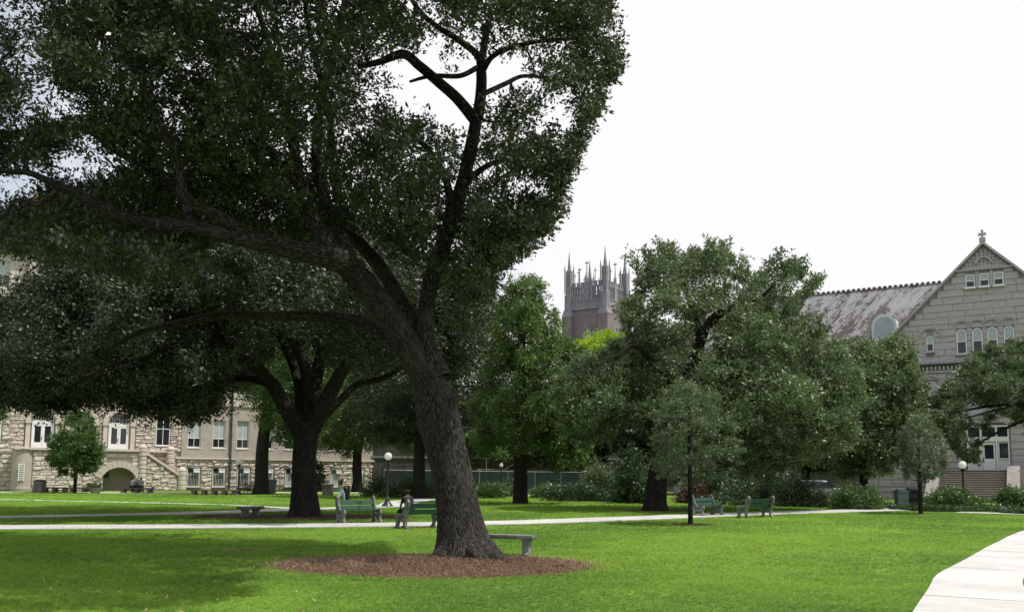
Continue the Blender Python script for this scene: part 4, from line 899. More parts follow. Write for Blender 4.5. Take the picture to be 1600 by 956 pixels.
limbs = [L1,
 limb([(684, 590), (670, 552), (665, 520, 18.0), (670, 455, 18.2), (688, 395, 18.4), (706, 345, 18.5), (722, 290, 18.6), (735, 235, 18.7), (744, 190, 18.7)], [44, 34, 29, 27, 27, 25, 22, 21, 20]),
 limb([(744, 190, 18.7), (715, 155, 18.4), (688, 131, 18.2), (655, 103, 18.0), (630, 85, 17.9), (593, 97, 17.7), (560, 105, 17.5)], [20, 18, 17, 16, 15, 11, 8]),
 limb([(746, 185, 18.7), (751, 150, 18.8), (752, 115, 18.9), (746, 87, 19), (712, 60, 19), (680, 40, 19), (650, 10, 19), (610, -60, 19)], [20, 18, 17, 12, 10, 9, 8, 6]),
 limb([(752, 115, 18.9), (768, 90, 18.5), (800, 74, 18), (851, 64, 17.5), (900, 60, 17)], [12, 9, 8, 6, 4]),
 limb([(750, 150, 18.8), (790, 131, 19.5), (820, 119, 20), (870, 125, 20.5)], [9, 8, 6, 4]),
 limb([(752, 100, 18.9), (762, 40, 19.2), (780, -40, 19.2), (790, -120, 19)], [13, 11, 9, 7]),
 limb([(744, 107, 18.9), (718, 119, 18.5), (675, 119, 18.2), (640, 128, 18)], [9, 8, 7, 4]),
 limb([(706, 338, 18.5), (698, 285, 18.2), (674, 240, 18), (640, 208, 17.7), (612, 200, 17.5)], [17, 12, 10, 9, 6]),
 limb([(722, 290, 18.6), (760, 260, 18.2), (800, 250, 17.8), (850, 270, 17.4)], [14, 9, 7, 4]),
 limb([(672, 575), (655, 525, 18.2), (624, 467, 18.5), (592, 415, 18.7), (558, 375, 18.9), (535, 330, 19), (520, 260, 19), (515, 190, 19), (500, 120, 19), (480, 30, 19), (470, -60, 19)], [30, 26, 25, 23, 21, 18, 14, 12, 10, 8, 6]),
 limb([(535, 408, 17.0), (490, 397, 16.6), (430, 384, 16.2), (370, 370, 15.9), (300, 355, 15.6), (240, 350, 15.4), (195, 340, 15.2), (150, 318, 15), (110, 298, 14.9), (80, 286, 14.8), (45, 270, 14.7), (0, 266, 14.6), (-70, 240, 14.4)], [40, 34, 31, 28, 23, 20, 18, 16, 14, 12, 10, 8, 6]),
 limb([(95, 292, 14.9), (60, 318, 14.8), (25, 314, 14.7), (0, 340, 14.6), (-40, 350, 14.5)], [9, 9, 8, 6, 4]),
 limb([(536, 404, 17.0), (512, 380, 17), (490, 345, 17), (474, 300, 16.9), (462, 250, 16.8), (450, 180, 16.6), (430, 100, 16.4), (400, 10, 16)], [30, 24, 21, 19, 17, 14, 12, 8]),
 limb([(545, 412, 17.0), (533, 370, 17.4), (510, 320, 17.7), (495, 250, 18), (500, 170, 18.2), (520, 90, 18.4), (540, 0, 18.6), (560, -90, 18.6)], [28, 22, 20, 18, 15, 13, 11, 8]),
 limb([(400, 377, 16.1), (345, 340, 15.6), (292, 310, 15.2), (280, 260, 14.9), (262, 215, 14.6), (230, 150, 14.2), (200, 80, 13.9)], [22, 18, 16, 14, 12, 9, 7]),
 limb([(300, 355, 15.6), (280, 300, 15.9), (235, 265, 16.2), (180, 235, 16.4), (130, 200, 16.5), (60, 205, 16.4), (0, 210, 16.3), (-80, 190, 16)], [17, 14, 13, 12, 13, 13, 12, 8]),
 limb([(660, 590), (640, 560, 18.0), (600, 525, 18.4), (560, 502, 18.8), (484, 494, 19), (417, 494, 19.3), (350, 492, 19.6), (280, 505, 19.8), (215, 520, 20), (170, 545, 20)], [30, 28, 24, 21, 18, 16, 14, 12, 9, 6]),
 limb([(474, 300, 16.9), (440, 262, 16.4), (428, 245, 16.2), (380, 180, 15.7), (340, 100, 15.3), (320, 20, 15)], [14, 12, 11, 9, 8, 6]),
 limb([(240, 350, 15.4), (205, 372, 15.2), (160, 385, 15), (110, 400, 14.8)], [8, 6, 5, 4]),
]
# buttress roots, and the old pruning stub on the right side
for q in ([(730, 846, 17.8), (752, 862, 17.5), (774, 873, 17.2), (796, 883, 16.9)], [(712, 850, 17.8), (690, 866, 17.5), (668, 876, 17.3)], [(736, 856, 17.6), (752, 874, 17.1), (764, 886, 16.7)]):
    limbs.append(limb(q, [34, 24, 10] if len(q) == 3 else [44, 34, 24, 9]))
limbs.append(limb([(690, 650, 17.8), (700, 632, 17.75), (706, 620, 17.75), (708, 614, 17.75)], [34, 26, 18, 10]))
big_poly = [(-200, 60), (-160, -160), (100, -300), (400, -340), (700, -290), (860, -180), (935, -60), (958, 40), (962, 95), (945, 150), (915, 185), (900, 225), (885, 262), (872, 300), (858, 345), (835, 378), (800, 388), (775, 415), (750, 440), (700, 430), (620, 400), (560, 380), (480, 350), (380, 330), (280, 325), (200, 335), (120, 345), (60, 320), (0, 300), (-120, 290)]
gaps = [(690, 148, 84, 50, .96), (735, 150, 48, 52, .96), (800, 100, 60, 26, .8), (612, 125, 58, 44, .93), (30, 60, 62, 62, .9), (75, 160, 58, 40, .88), (130, 262, 70, 36, .9), (35, 300, 80, 42, .95), (200, 130, 50, 20, .45), (330, 220, 30, 14, .5), (560, 190, 22, 40, .6), (-60, 200, 60, 60, .6), (450, 300, 24, 14, .6), (640, 230, 26, 22, .5), (800, 150, 28, 24, .6), (165, 55, 22, 18, .5), (250, 265, 40, 18, .5), (362, 35, 22, 16, .5), (475, 50, 24, 18, .5), (820, 90, 26, 12, .5)]
rng = np.random.RandomState(101)
gaps += [(rng.uniform(715, 935), rng.uniform(10, 340), rng.uniform(20, 34), rng.uniform(16, 28), .9) for _ in range(20)] + [(rng.uniform(0, 700), rng.uniform(0, 300), rng.uniform(14, 26), rng.uniform(12, 20), .9) for _ in range(16)]
cen = crown_points(big_poly, 17.6, 4.6, 3250, rng, gaps, 0.85, 0.38, .22)
# the part of the crown that reaches out over the lawn towards the camera (it throws the shade at lower left)
over = crown_points([(420, -60), (520, -40), (700, -50), (860, -90), (930, -180), (880, -330), (600, -380), (380, -300)], 11.8, 2.6, 330, np.random.RandomState(7), (), 0.9, 0.36)
extra = crown_points([(640, 330), (700, 300), (800, 300), (840, 360), (790, 400), (770, 470), (720, 520), (690, 500), (700, 430), (640, 420)], 18.6, 1.6, 120, rng, (), 0.9, 0.35)
low_l = crown_points([(-80, 330), (60, 330), (200, 345), (330, 365), (300, 420), (200, 430), (110, 425), (60, 400), (40, 380), (-80, 390)], 16, 2.4, 150, rng, (), 0.9, 0.38)
cen = np.concatenate([cen, extra, low_l])
# keep the big limbs bare of twigs on the near side
def clear_limbs(cen, limbs, width, prob, rng):
    keep = np.ones(len(cen), bool); v = (cen - np.array([0, 0, EYE])) @ CR; px = PCX - F * v[:, 0] / v[:, 2]; py = PCY + F * v[:, 1] / v[:, 2]
    for pts_, rad_ in limbs:
        for a_, b_, r_ in zip(pts_, pts_[1:], rad_):
            if r_ < 0.06: continue
            qa, qb = [np.array(CAMR.transposed() @ (p_ - Vector((0, 0, EYE)))) for p_ in (a_, b_)]
            A_, B_ = [np.array([PCX - F * q_[0] / q_[2], PCY + F * q_[1] / q_[2]]) for q_ in (qa, qb)]; ab = B_ - A_
            t_ = np.clip(((px - A_[0]) * ab[0] + (py - A_[1]) * ab[1]) / (ab @ ab + 1e-6), 0, 1); dd = np.hypot(px - A_[0] - t_ * ab[0], py - A_[1] - t_ * ab[1])
            dep = a_.y + (b_.y - a_.y) * t_; keep &= ~((dd < width + r_ * 50) & (cen[:, 1] < dep + .25) & (rng.rand(len(cen)) < prob))
    return cen[keep]
cen = clear_limbs(cen, [limbs[0], limbs[1], limbs[2], limbs[3], limbs[11]], 24, .72, rng); cen = clear_limbs(cen, limbs, 18, .22, rng)
# ragged twigs beyond the right-hand outline
edge_ = [(905, -40), (940, 0), (957, 45), (962, 95), (945, 145), (915, 185), (900, 225), (885, 262), (872, 300), (858, 345), (835, 378), (800, 392), (775, 420), (752, 445)]
tp = []
for (x0_, y0_), (x1_, y1_) in zip(edge_, edge_[1:]):
    for _ in range(5):
        t_ = rng.rand(); e_ = rng.uniform(-12, 10); tp.append((x0_ + (x1_ - x0_) * t_ + e_, y0_ + (y1_ - y0_) * t_ + e_ * .3, 17.6 + rng.normal() * 1.2))
tp = np.array(tp); twigs = Pn(tp[:, 0], tp[:, 1], tp[:, 2]); fill_ = crown_points([(-60, 300), (20, 335), (70, 290), (180, 285), (330, 290), (470, 285), (520, 300), (540, 380), (420, 380), (300, 350), (200, 345), (110, 400), (50, 400), (-60, 360)], 19.6, 1.6, 330, rng, (), 1.0, 0.3)
twigs = np.concatenate([twigs, spikes(big_poly, 24, rng, 17.6, 3.4, 4, lambda x, y: x > 700 and -120 < y < 440)]); cen = np.concatenate([cen, fill_, over, twigs]); NT = len(twigs)
big = tree('leaning_live_oak', 'huge live oak leaning left with forked trunk, standing in the mulch ring', 'tree', base, limbs, cen, M_leafN, M_barkN, 1, 132, 0.10, 0.40, nsmall=NT, quad=True, maxb=1500, nside=16, disp=bark_disp, r0=0.05, sub=8, sprays=9, aspect=0.42)

# ---- the dark spreading oak behind it on the left
base2 = G(475, 807); base2.z = 0; D = base2.y
L2 = [limb([(475, 812, D), (476, 795, D), (475, 760, D), (475, 720, D), (478, 685, D), (480, 660, D)], [66, 48, 39, 37, 38, 42], D),
 limb([(470, 672, D), (452, 645, D - .5), (425, 600, D - 1), (400, 572, D - 1.6), (372, 556, D - 2.2), (345, 530, D - 3), (300, 500, D - 4), (240, 480, D - 5)], [34, 26, 21, 18, 15, 12, 9, 6], D),
 limb([(474, 665, D), (468, 600, D + .5), (455, 560, D + 1), (435, 520, D + 1.5), (400, 490, D + 2), (370, 440, D + 2)], [24, 19, 16, 14, 11, 7], D),
 limb([(480, 665, D), (482, 610, D), (472, 560, D), (450, 520, D - .6), (440, 470, D - 1), (420, 420, D - 1)], [24, 20, 18, 14, 11, 7], D),
 limb([(486, 665, D), (492, 600, D + 1), (505, 540, D + 1.5), (515, 470, D + 2), (510, 400, D + 2)], [26, 22, 18, 14, 9], D),
 limb([(488, 668, D), (518, 610, D - 1), (545, 565, D - 1.5), (590, 530, D - 2), (650, 500, D - 2.5), (700, 490, D - 3)], [30, 24, 19, 15, 10, 6], D),
 limb([(490, 664, D), (525, 632, D + 1), (560, 600, D + 2), (600, 590, D + 3), (650, 560, D + 4)], [20, 13, 11, 9, 6], D),
 limb([(425, 600, D - 1), (380, 590, D), (330, 600, D + 1), (270, 590, D + 2), (200, 580, D + 2.5), (130, 560, D + 2)], [14, 12, 10, 9, 7, 4], D),
 limb([(345, 530, D - 3), (280, 540, D - 4.5), (200, 560, D - 6), (130, 590, D - 7)], [10, 8, 6, 4], D)]
# lower outline of the second oak
poly2 = [(-110, 520), (-60, 470), (10, 455), (60, 420), (70, 375), (180, 340), (400, 330), (600, 345), (720, 400), (770, 450), (765, 520), (745, 580), (700, 610), (655, 595), (600, 588), (545, 600), (500, 575), (450, 575), (400, 590), (372, 628), (355, 655), (318, 662), (288, 688), (262, 650), (238, 672), (215, 665), (185, 640), (140, 645), (100, 662), (60, 648), (20, 646), (-20, 630), (-100, 620)]
rng = np.random.RandomState(102); cen = crown_points(poly2, D, 8.0, 1900, rng, ((505, 585, 60, 22, .8), (400, 615, 40, 25, .7), (180, 455, 20, 14, .5), (30, 590, 40, 22, .3), (240, 500, 18, 10, .5)), 0.42, 0.36, .45)
cen = clear_limbs(cen, L2, 18, .55, rng); q_ = (cen - np.array([0, 0, EYE])) @ CR; qx = PCX - F * q_[:, 0] / q_[:, 2]; qy = PCY + F * q_[:, 1] / q_[:, 2]
cen = cen[~(((qx > 335) & (qx < 570) & (qy > 550) & (rng.rand(len(cen)) < .62)))]
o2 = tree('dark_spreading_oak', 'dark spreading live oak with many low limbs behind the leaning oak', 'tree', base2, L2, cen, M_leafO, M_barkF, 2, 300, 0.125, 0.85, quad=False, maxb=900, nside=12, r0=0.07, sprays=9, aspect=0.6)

# ---- broad grey-green oak on the right
base3 = G(1024, 798); base3.z = 0; D = base3.y
L3 = [limb([(1024, 802, D), (1024, 785, D), (1027, 750, D), (1035, 710, D), (1048, 670, D), (1062, 630, D)], [50, 36, 31, 29, 28, 27], D),
 limb([(1058, 640, D), (1080, 580, D), (1095, 530, D - .4), (1112, 500, D - .6), (1140, 482, D - 1), (1180, 470, D - 1.4), (1215, 440, D - 1.6)], [23, 19, 17, 15, 11, 7, 4], D),
 limb([(1095, 530, D - .4), (1085, 490, D), (1070, 450, D), (1062, 415, D)], [13, 10, 8, 4], D),
 limb([(1058, 640, D), (1040, 590, D - 1), (1015, 560, D - 2), (990, 540, D - 2.5), (960, 560, D - 3)], [16, 12, 9, 7, 4], D),
 limb([(1062, 630, D), (1120, 600, D - 2), (1170, 620, D - 3), (1220, 640, D - 3), (1280, 655, D - 2.5)], [17, 14, 11, 7, 4], D),
 limb([(1110, 500, D - .6), (1160, 520, D + 1), (1220, 540, D + 2), (1290, 560, D + 3)], [12, 10, 8, 4], D),
 limb([(1040, 700, D), (1000, 650, D + 1), (950, 640, D + 2), (900, 640, D + 3)], [13, 10, 8, 4], D)]
poly3 = [(868, 650), (872, 600), (905, 565), (950, 545), (990, 530), (985, 500), (975, 482), (1000, 455), (995, 415), (1035, 392), (1060, 402), (1088, 388), (1118, 396), (1135, 392), (1160, 430), (1192, 436), (1208, 404), (1245, 410), (1272, 440), (1258, 462), (1238, 480), (1270, 510), (1310, 540), (1345, 580), (1350, 640), (1335, 700), (1280, 730), (1200, 742), (1140, 748), (1060, 740), (1010, 725), (965, 690), (940, 705), (900, 695)]
rng = np.random.RandomState(103); cen = crown_points(poly3, D + 1, 7.0, 1350, rng, ((1220, 430, 26, 22, .6), (1045, 500, 24, 14, .8), (1130, 490, 30, 12, .7), (1180, 425, 20, 24, .9), (1250, 450, 20, 18, .6), (1000, 470, 20, 16, .6), (985, 600, 30, 16, .5)), 0.33, 0.43, .35)
sp3 = spikes(poly3, 26, rng, D + 1, 6, 4, lambda x, y: y < 650); cen = clear_limbs(cen, L3[1:4], 8, .5, rng); cen = np.concatenate([cen, sp3])
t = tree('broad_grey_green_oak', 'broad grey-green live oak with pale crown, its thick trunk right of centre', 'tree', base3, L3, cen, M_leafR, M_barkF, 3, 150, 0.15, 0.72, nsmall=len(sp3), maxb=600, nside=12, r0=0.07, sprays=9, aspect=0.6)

def simple_tree(name, label, px, base_y, poly, dep, n, per, size, cr, leaf, seed, tw, cat='tree', lean=0, d=None, thr=0.36, nf=0.4, group=None, straight=False, spike=0, **kw):
    if d is None: b = G(px, base_y)
    else: b = P(px, 745, d)
    b.z = 0; D = b.y; top = min(p[1] for p in poly); cx = sum(p[0] for p in poly) / len(poly); rng = np.random.RandomState(seed)
    cen = crown_points(poly, D, dep, n, rng, (), nf, thr, cr * .55)
    if spike:
        sp_ = spikes(poly, spike, rng, D, dep); kw['nsmall'] = len(sp_); cen = np.concatenate([cen, sp_])
    lo = max(p[1] for p in poly); c0 = np.mean(cen, axis=0); zt = cen[:, 2].max(); zl = cen[:, 2].min(); r = tw / 2 / F * D
    zf = zt * .92 if straight else zl + (zt - zl) * .35
    tx = b.x if straight else b.x * .5 + c0[0] * .5
    main = ([b + Vector((0, 0, -.1)), b + Vector((0, 0, zt * .05)), Vector((b.x, D, zf * .5)), Vector((tx, D, zf))], [r * 1.6, r * 1.1, r * .95, r * (.25 if straight else .75)])
    lb = [main]
    for k in range(14 if straight else 6):
        a = rng.uniform(0, 6.28); q = cen[rng.randint(len(cen))]
        s = rng.uniform(.3, .95) if straight else 1; st_ = Vector((b.x + (tx - b.x) * s, D, zf * s)) if straight else Vector((tx, D, zf))
        if straight: 
            qq = cen[np.abs(cen[:, 2] - zf * s).argsort()[:25]]; q = qq[rng.randint(len(qq))]
        e = Vector(q); m = st_.lerp(e, .5) + Vector((rng.normal() * .3, rng.normal() * .3, .4 if not straight else .1)); rr = r * (.22 if straight else .45)
        lb.append(([st_, m, e], [rr, rr * .6, rr * .25]))
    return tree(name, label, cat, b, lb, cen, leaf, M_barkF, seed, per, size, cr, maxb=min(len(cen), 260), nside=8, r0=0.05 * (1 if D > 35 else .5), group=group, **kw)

simple_tree('bald_cypress', 'tall feathery light green tree with a straight trunk left of the church tower', 813, 787, [(770, 480), (795, 440), (812, 430), (835, 430), (862, 458), (872, 500), (905, 535), (918, 600), (920, 640), (925, 690), (905, 720), (870, 730), (845, 690), (800, 705), (760, 715), (738, 680), (740, 600), (752, 540)], 4.0, 620, 130, 0.17, 0.75, M_leafC, 4, 20, straight=True, sprays=8, aspect=0.45, droop=0.25, thr=.42, nf=.55, spike=16)
simple_tree('shade_tree', 'mid green tree whose thick trunk stands beside the parked bicycles', 408, 772, [(290, 560), (350, 480), (430, 440), (520, 470), (540, 560), (530, 640), (490, 705), (440, 702), (402, 674), (376, 628), (335, 590)], 5, 620, 190, 0.18, 1.0, M_leafC, 5, 20, sprays=8, aspect=.6)
simple_tree('shade_tree', 'light green tree behind the walking person, left of the lamp post', 558, 768, [(470, 560), (530, 490), (620, 460), (700, 500), (720, 580), (715, 640), (680, 708), (635, 715), (590, 702), (560, 718), (520, 716), (474, 706)], 5, 800, 170, 0.19, 1.1, M_leafC, 6, 14, sprays=8, aspect=.6)
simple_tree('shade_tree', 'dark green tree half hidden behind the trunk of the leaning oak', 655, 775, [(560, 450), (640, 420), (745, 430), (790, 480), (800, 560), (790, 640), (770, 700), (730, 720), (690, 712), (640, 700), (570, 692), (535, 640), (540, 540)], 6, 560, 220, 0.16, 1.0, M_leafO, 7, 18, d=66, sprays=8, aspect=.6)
simple_tree('yellow_green_tree', 'bright yellow-green treetop just below the church tower', 945, 770, [(895, 560), (910, 530), (930, 519), (955, 516), (980, 530), (1000, 560), (1000, 640), (920, 650), (890, 610)], 5, 240, 90, 0.34, 1.3, M_leafL, 8, 10, d=100, sprays=7, aspect=.6)
simple_tree('small_oak', 'pale green oak before the gabled hall, left of the small grey tree', 1350, 780, [(1290, 540), (1325, 528), (1345, 530), (1370, 534), (1405, 520), (1425, 540), (1430, 575), (1448, 605), (1445, 650), (1412, 690), (1390, 738), (1330, 752), (1280, 725), (1275, 620)], 4.5, 520, 120, 0.2, 0.85, M_leafR, 9, 12, d=55, sprays=9, aspect=.6, spike=8)
simple_tree('overhanging_oak', 'oak reaching in from the right edge over the entrance steps', 1720, 790, [(1448, 652), (1456, 618), (1490, 588), (1512, 562), (1538, 538), (1570, 542), (1600, 522), (1700, 460), (1850, 500), (1890, 640), (1800, 715), (1650, 700), (1612, 690), (1580, 650), (1544, 640), (1524, 690), (1516, 724), (1500, 714), (1478, 688)], 4.0, 760, 150, 0.15, 0.62, M_leafR, 10, 17, d=54, sprays=9, aspect=.55, thr=.33, spike=10)
simple_tree('young_oak', 'young round-crowned tree on a thin trunk in the middle of the lawn', 1079, 820, [(1018, 690), (1022, 650), (1040, 620), (1062, 602), (1078, 596), (1100, 606), (1125, 625), (1150, 650), (1160, 700), (1152, 735), (1120, 752), (1080, 748), (1050, 758), (1022, 740)], 1.5, 260, 74, 0.072, 0.23, M_leafY, 11, 7, straight=True, sprays=8, aspect=.5, thr=.40, nf=1.3, spike=17)
simple_tree('young_oak', 'small grey-leaved tree on a thin trunk near the stone steps', 1439, 803, [(1404, 700), (1402, 675), (1418, 655), (1432, 644), (1448, 650), (1470, 672), (1480, 700), (1482, 725), (1470, 748), (1440, 755), (1415, 748), (1400, 725)], 1.3, 250, 70, 0.085, 0.27, M_leafY, 12, 6, straight=True, sprays=8, aspect=.4, thr=.35, nf=1.2, spike=13)
simple_tree('young_oak', 'small round dark green tree before the porch at far left', 118, 768, [(78, 715), (80, 690), (95, 665), (112, 645), (125, 642), (140, 655), (157, 680), (162, 710), (155, 735), (125, 742), (95, 742), (76, 728)], 2.4, 260, 100, 0.17, 0.58, M_leafB, 13, 5, straight=True, d=76, sprays=8, aspect=.55, thr=.46, nf=1.0, spike=16)
simple_tree('small_tree', 'pale leafed small tree at the left edge before the stone hall', -30, 768, [(-80, 640), (-60, 600), (0, 602), (16, 625), (14, 652), (-10, 665), (-70, 672)], 2.5, 120, 110, 0.2, 0.7, M_leafB, 14, 6, d=72, sprays=8, aspect=.55, thr=.2)
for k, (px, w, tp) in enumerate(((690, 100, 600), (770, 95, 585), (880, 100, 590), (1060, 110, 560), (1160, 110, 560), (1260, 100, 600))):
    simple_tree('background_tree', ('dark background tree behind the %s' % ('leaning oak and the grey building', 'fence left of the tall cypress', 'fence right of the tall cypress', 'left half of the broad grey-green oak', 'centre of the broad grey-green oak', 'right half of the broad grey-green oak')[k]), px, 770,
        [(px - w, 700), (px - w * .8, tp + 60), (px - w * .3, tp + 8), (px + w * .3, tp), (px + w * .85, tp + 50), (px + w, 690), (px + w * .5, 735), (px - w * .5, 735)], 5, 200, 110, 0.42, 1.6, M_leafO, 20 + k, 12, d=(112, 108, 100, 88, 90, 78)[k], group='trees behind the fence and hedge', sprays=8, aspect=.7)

# ================================================================ HEDGES AND SHRUBS
def bush(name, label, px, py, wpx, hpx, leaf, seed, depth=1.0, n=70, per=75, size=0.11, cat='shrub', group=None, spiky=False, d=None):
    b = G(px, py) if d is None else P(px, 745, d); b.z = 0; s = b.y / F; rx, rz = wpx * s / 2, hpx * s; rng = np.random.RandomState(seed)
    u = unit(rng.normal(size=(n, 3))); u[:, 2] = np.abs(u[:, 2]); r = rng.rand(n) ** .4
    c = u * r[:, None] * np.array([rx * .85, depth * .85, rz * .82]); c[:, 0] *= 1; c[:, 2] += .05; c[:, 2] *= .75 + .5 * vnoise(c + seed, 1.2)
    root = empty(name, b, label, cat, group=group); mb = MB()
    for k in range(9):
        q = c[rng.randint(n)]; mb.tube([(q[0] * .3, q[1] * .3, 0), (q[0] * .6, q[1] * .6, q[2] * .6), tuple(q)], [.03, .02, .008], 4, 1)
    mb.build('stem', M_barkF, root)
    link('foliage', leaf_mesh('foliage', leaf, c, np.full(n, max(.16, min(rx, rz) * .42)), per, size, rng, False, sprays=8, aspect=.5 if not spiky else .16, up=.3, droop=.15 if spiky else 0), root)
    return root
B = [('hedge_bush', 'rounded bright hedge bush in front of the stone steps', 1488, 797, 108, 34, M_leafB, 1.2, 110),
 ('hedge_bush', 'bushy shrub at the right edge beside the stone steps', 1588, 797, 62, 38, M_leafB, 1.2, 80),
 ('hedge_bush', 'long sunlit bush left of the small grey tree, beside the bins', 1338, 796, 96, 36, M_leafB, 1.3, 110),
 ('dark_shrub', 'dark shrub in front of the white car', 1250, 790, 110, 40, M_leafD, 1.5, 110),
 ('dark_shrub', 'dark shrub behind the bench that shows its back', 1165, 788, 110, 44, M_leafD, 1.5, 110),
 ('reddish_shrub', 'dark reddish shrub behind the bench beside the young tree', 1085, 786, 70, 30, M_leafRed, 1.2, 60),
 ('dark_shrub', 'tall dark shrub behind the thick trunk of the broad oak', 990, 786, 80, 92, M_leafD, 1.8, 150),
 ('dark_shrub', 'grey green shrub at the right end of the construction fence', 940, 782, 80, 62, M_leafR, 1.6, 100),
 ('dark_shrub', 'low dark shrub behind the lawn under the dark magnolia mass', 905, 783, 130, 30, M_leafD, 1.2, 130),
 ('hedge_bush', 'yellowish low hedge right of the tall straight trunk', 858, 778, 84, 24, M_leafB, 1.2, 90),
 ('hedge_bush', 'light green bush just right of the leaning oak trunk', 768, 778, 60, 28, M_leafB, 1.2, 70),
 ('dark_shrub', 'dark hedge below the fence left of the leaning oak trunk', 650, 778, 110, 34, M_leafD, 1.2, 120),
 ('dark_shrub', 'dark shrub before the fence, just left of the tall straight trunk', 792, 775, 50, 30, M_leafD, 1.0, 60),
 ('dark_shrub', 'dark shrub behind the lamp post near the walking person', 592, 776, 66, 34, M_leafD, 1.0, 80),
 ('dark_shrub', 'tall dark shrub at the building corner left of the walking person', 496, 768, 34, 62, M_leafD, 1.2, 60),
 ('dark_shrub', 'tall dark shrub mass under the broad oak, above the back-turned bench', 1190, 782, 120, 86, M_leafD, 1.8, 150),
 ('dark_shrub', 'tall dark shrub between the broad oak trunk and the reddish shrub', 1110, 780, 100, 78, M_leafD, 1.8, 130),
 ('dark_shrub', 'dark shrub behind the lit hedge right of the broad oak', 1400, 775, 100, 56, M_leafD, 1.6, 130),
 ('dark_shrub', 'large leafy shrub between the broad oak and the gabled hall', 1290, 770, 100, 60, M_leafR, 1.8, 110)]
for k, (nm, lb, px, py, w, h, lf, dp, n) in enumerate(B): bush(nm, lb, px, py, w, h, lf, 40 + k, dp, n, 80, 0.13 if h < 50 else .16)
bush('grass_clump', 'green clump of strappy grass beside the passage arch', 148, 765, 26, 14, M_leafB, 70, .8, 30, 60, .3, 'plant', spiky=True, d=84)
bush('grass_clump', 'light green clump behind the seated pair', 216, 765, 16, 18, M_leafB, 71, .5, 22, 60, .3, 'plant', spiky=True, d=84)
def cover(name, label, pts, n, seed, leaf=M_leafB, size=.12, r=.22):
    rng = np.random.RandomState(seed); P_ = []
    for k in range(n):
        i = rng.randint(len(pts) - 1); t = rng.rand(); a = Vector(pts[i]); b = Vector(pts[i + 1]); q = a.lerp(b, t); P_.append((q.x + rng.normal() * .25, q.y + rng.normal() * .35, .05 + rng.rand() * .15))
    o = link(name, leaf_mesh(name, leaf, np.array(P_), np.full(n, r), 40, size, rng, False, flat=.6, sprays=8, aspect=.35)); tag(o, label, 'ground cover', kind='stuff')
cover('ground_cover', 'low dark ground cover edging the lawn before the stone steps', [tuple(G(1400, 797).xy) + (0,), tuple(G(1470, 799).xy) + (0,), tuple(G(1545, 799).xy) + (0,), tuple(G(1600, 803).xy) + (0,), tuple(G(1640, 804).xy) + (0,)], 420, 80, M_leafD, .12)
cover('ground_cover', 'low planting along the foot of the stone porch', [tuple(G(75, 764).xy) + (0,), tuple(G(160, 764).xy) + (0,)], 120, 81, M_leafB, .16, .3)
cover('ground_cover', 'low planting between the newel posts of the porch stair', [tuple(G(238, 764).xy) + (0,), tuple(G(272, 765).xy) + (0,)], 70, 82, M_leafB, .16, .3)
cover('ground_cover', 'low dark edging plants below the long bushes right of the broad oak', [tuple(G(1130, 789).xy) + (0,), tuple(G(1290, 792).xy) + (0,), tuple(G(1395, 794).xy) + (0,)], 420, 83, M_leafD, .13)
cover('ground_cover', 'strip of sunlit plants below the basement windows', [tuple(G(285, 764.5).xy) + (0,), tuple(G(460, 765.5).xy) + (0,)], 260, 84, M_leafB, .18, .3)

# ================================================================ BENCHES
def park_bench(loc, rotz, label, L=1.36):
    root = empty('park_bench', loc, label, 'bench', rotz, 'green slatted benches with concrete ends')
    def bar(mb, pts, w, x, th=.09):
        for k in range(len(pts) - 1):
            (y0, z0), (y1, z1) = pts[k], pts[k + 1]; l = math.hypot(y1 - y0, z1 - z0); ny, nz_ = -(z1 - z0) / l * w / 2, (y1 - y0) / l * w / 2; ex, ez = (y1 - y0) / l * w * .3, (z1 - z0) / l * w * .3
            mb.prismx([(y0 - ex + ny, z0 - ez + nz_), (y0 - ex - ny, z0 - ez - nz_), (y1 + ex - ny, z1 + ez - nz_), (y1 + ex + ny, z1 + ez + nz_)], x - th / 2 + k * .0015, x + th / 2 - k * .0015)
    for s in (-1, 1):
        mb = MB(); x = s * (L / 2)
        bar(mb, [(-.30, 0), (-.20, .12), (-.19, .28), (-.25, .45), (-.34, .68), (-.37, .80), (-.33, .86), (-.27, .82), (-.23, .66), (-.13, .46), (.02, .40)], .10, x)
        bar(mb, [(.30, .0), (.22, .10), (.20, .24), (.27, .36), (.24, .42), (.0, .40)], .10, x, .088)
        bar(mb, [(-.22, .30), (.0, .26), (.23, .30)], .09, x, .086)
        mb.box(x - .045, x + .045, -.36, -.2, 0, .07); mb.box(x - .046, x + .046, .2, .36, 0, .07)
        mb.build('end_frame', M_bconc, root)
    for k, (y, z) in enumerate(((-.245, .70), (-.185, .51))):
        mb = MB(); Mx = Matrix.Translation((0, y, z)) @ Matrix.Rotation(R(-17), 4, 'X').inverted(); mb.box(-L / 2 + .03, L / 2 - .03, -.018, .018, -.075, .075, Mx.inverted() if False else Matrix.Translation((0, y, z)) @ Matrix.Rotation(R(17), 4, 'X')); mb.build('back_slat', M_green, root)
    for y in (-.09, .06, .21):
        mb = MB(); mb.box(-L / 2 + .03, L / 2 - .03, y - .063, y + .063, .445, .48); mb.build('seat_slat', M_green, root)
    return root
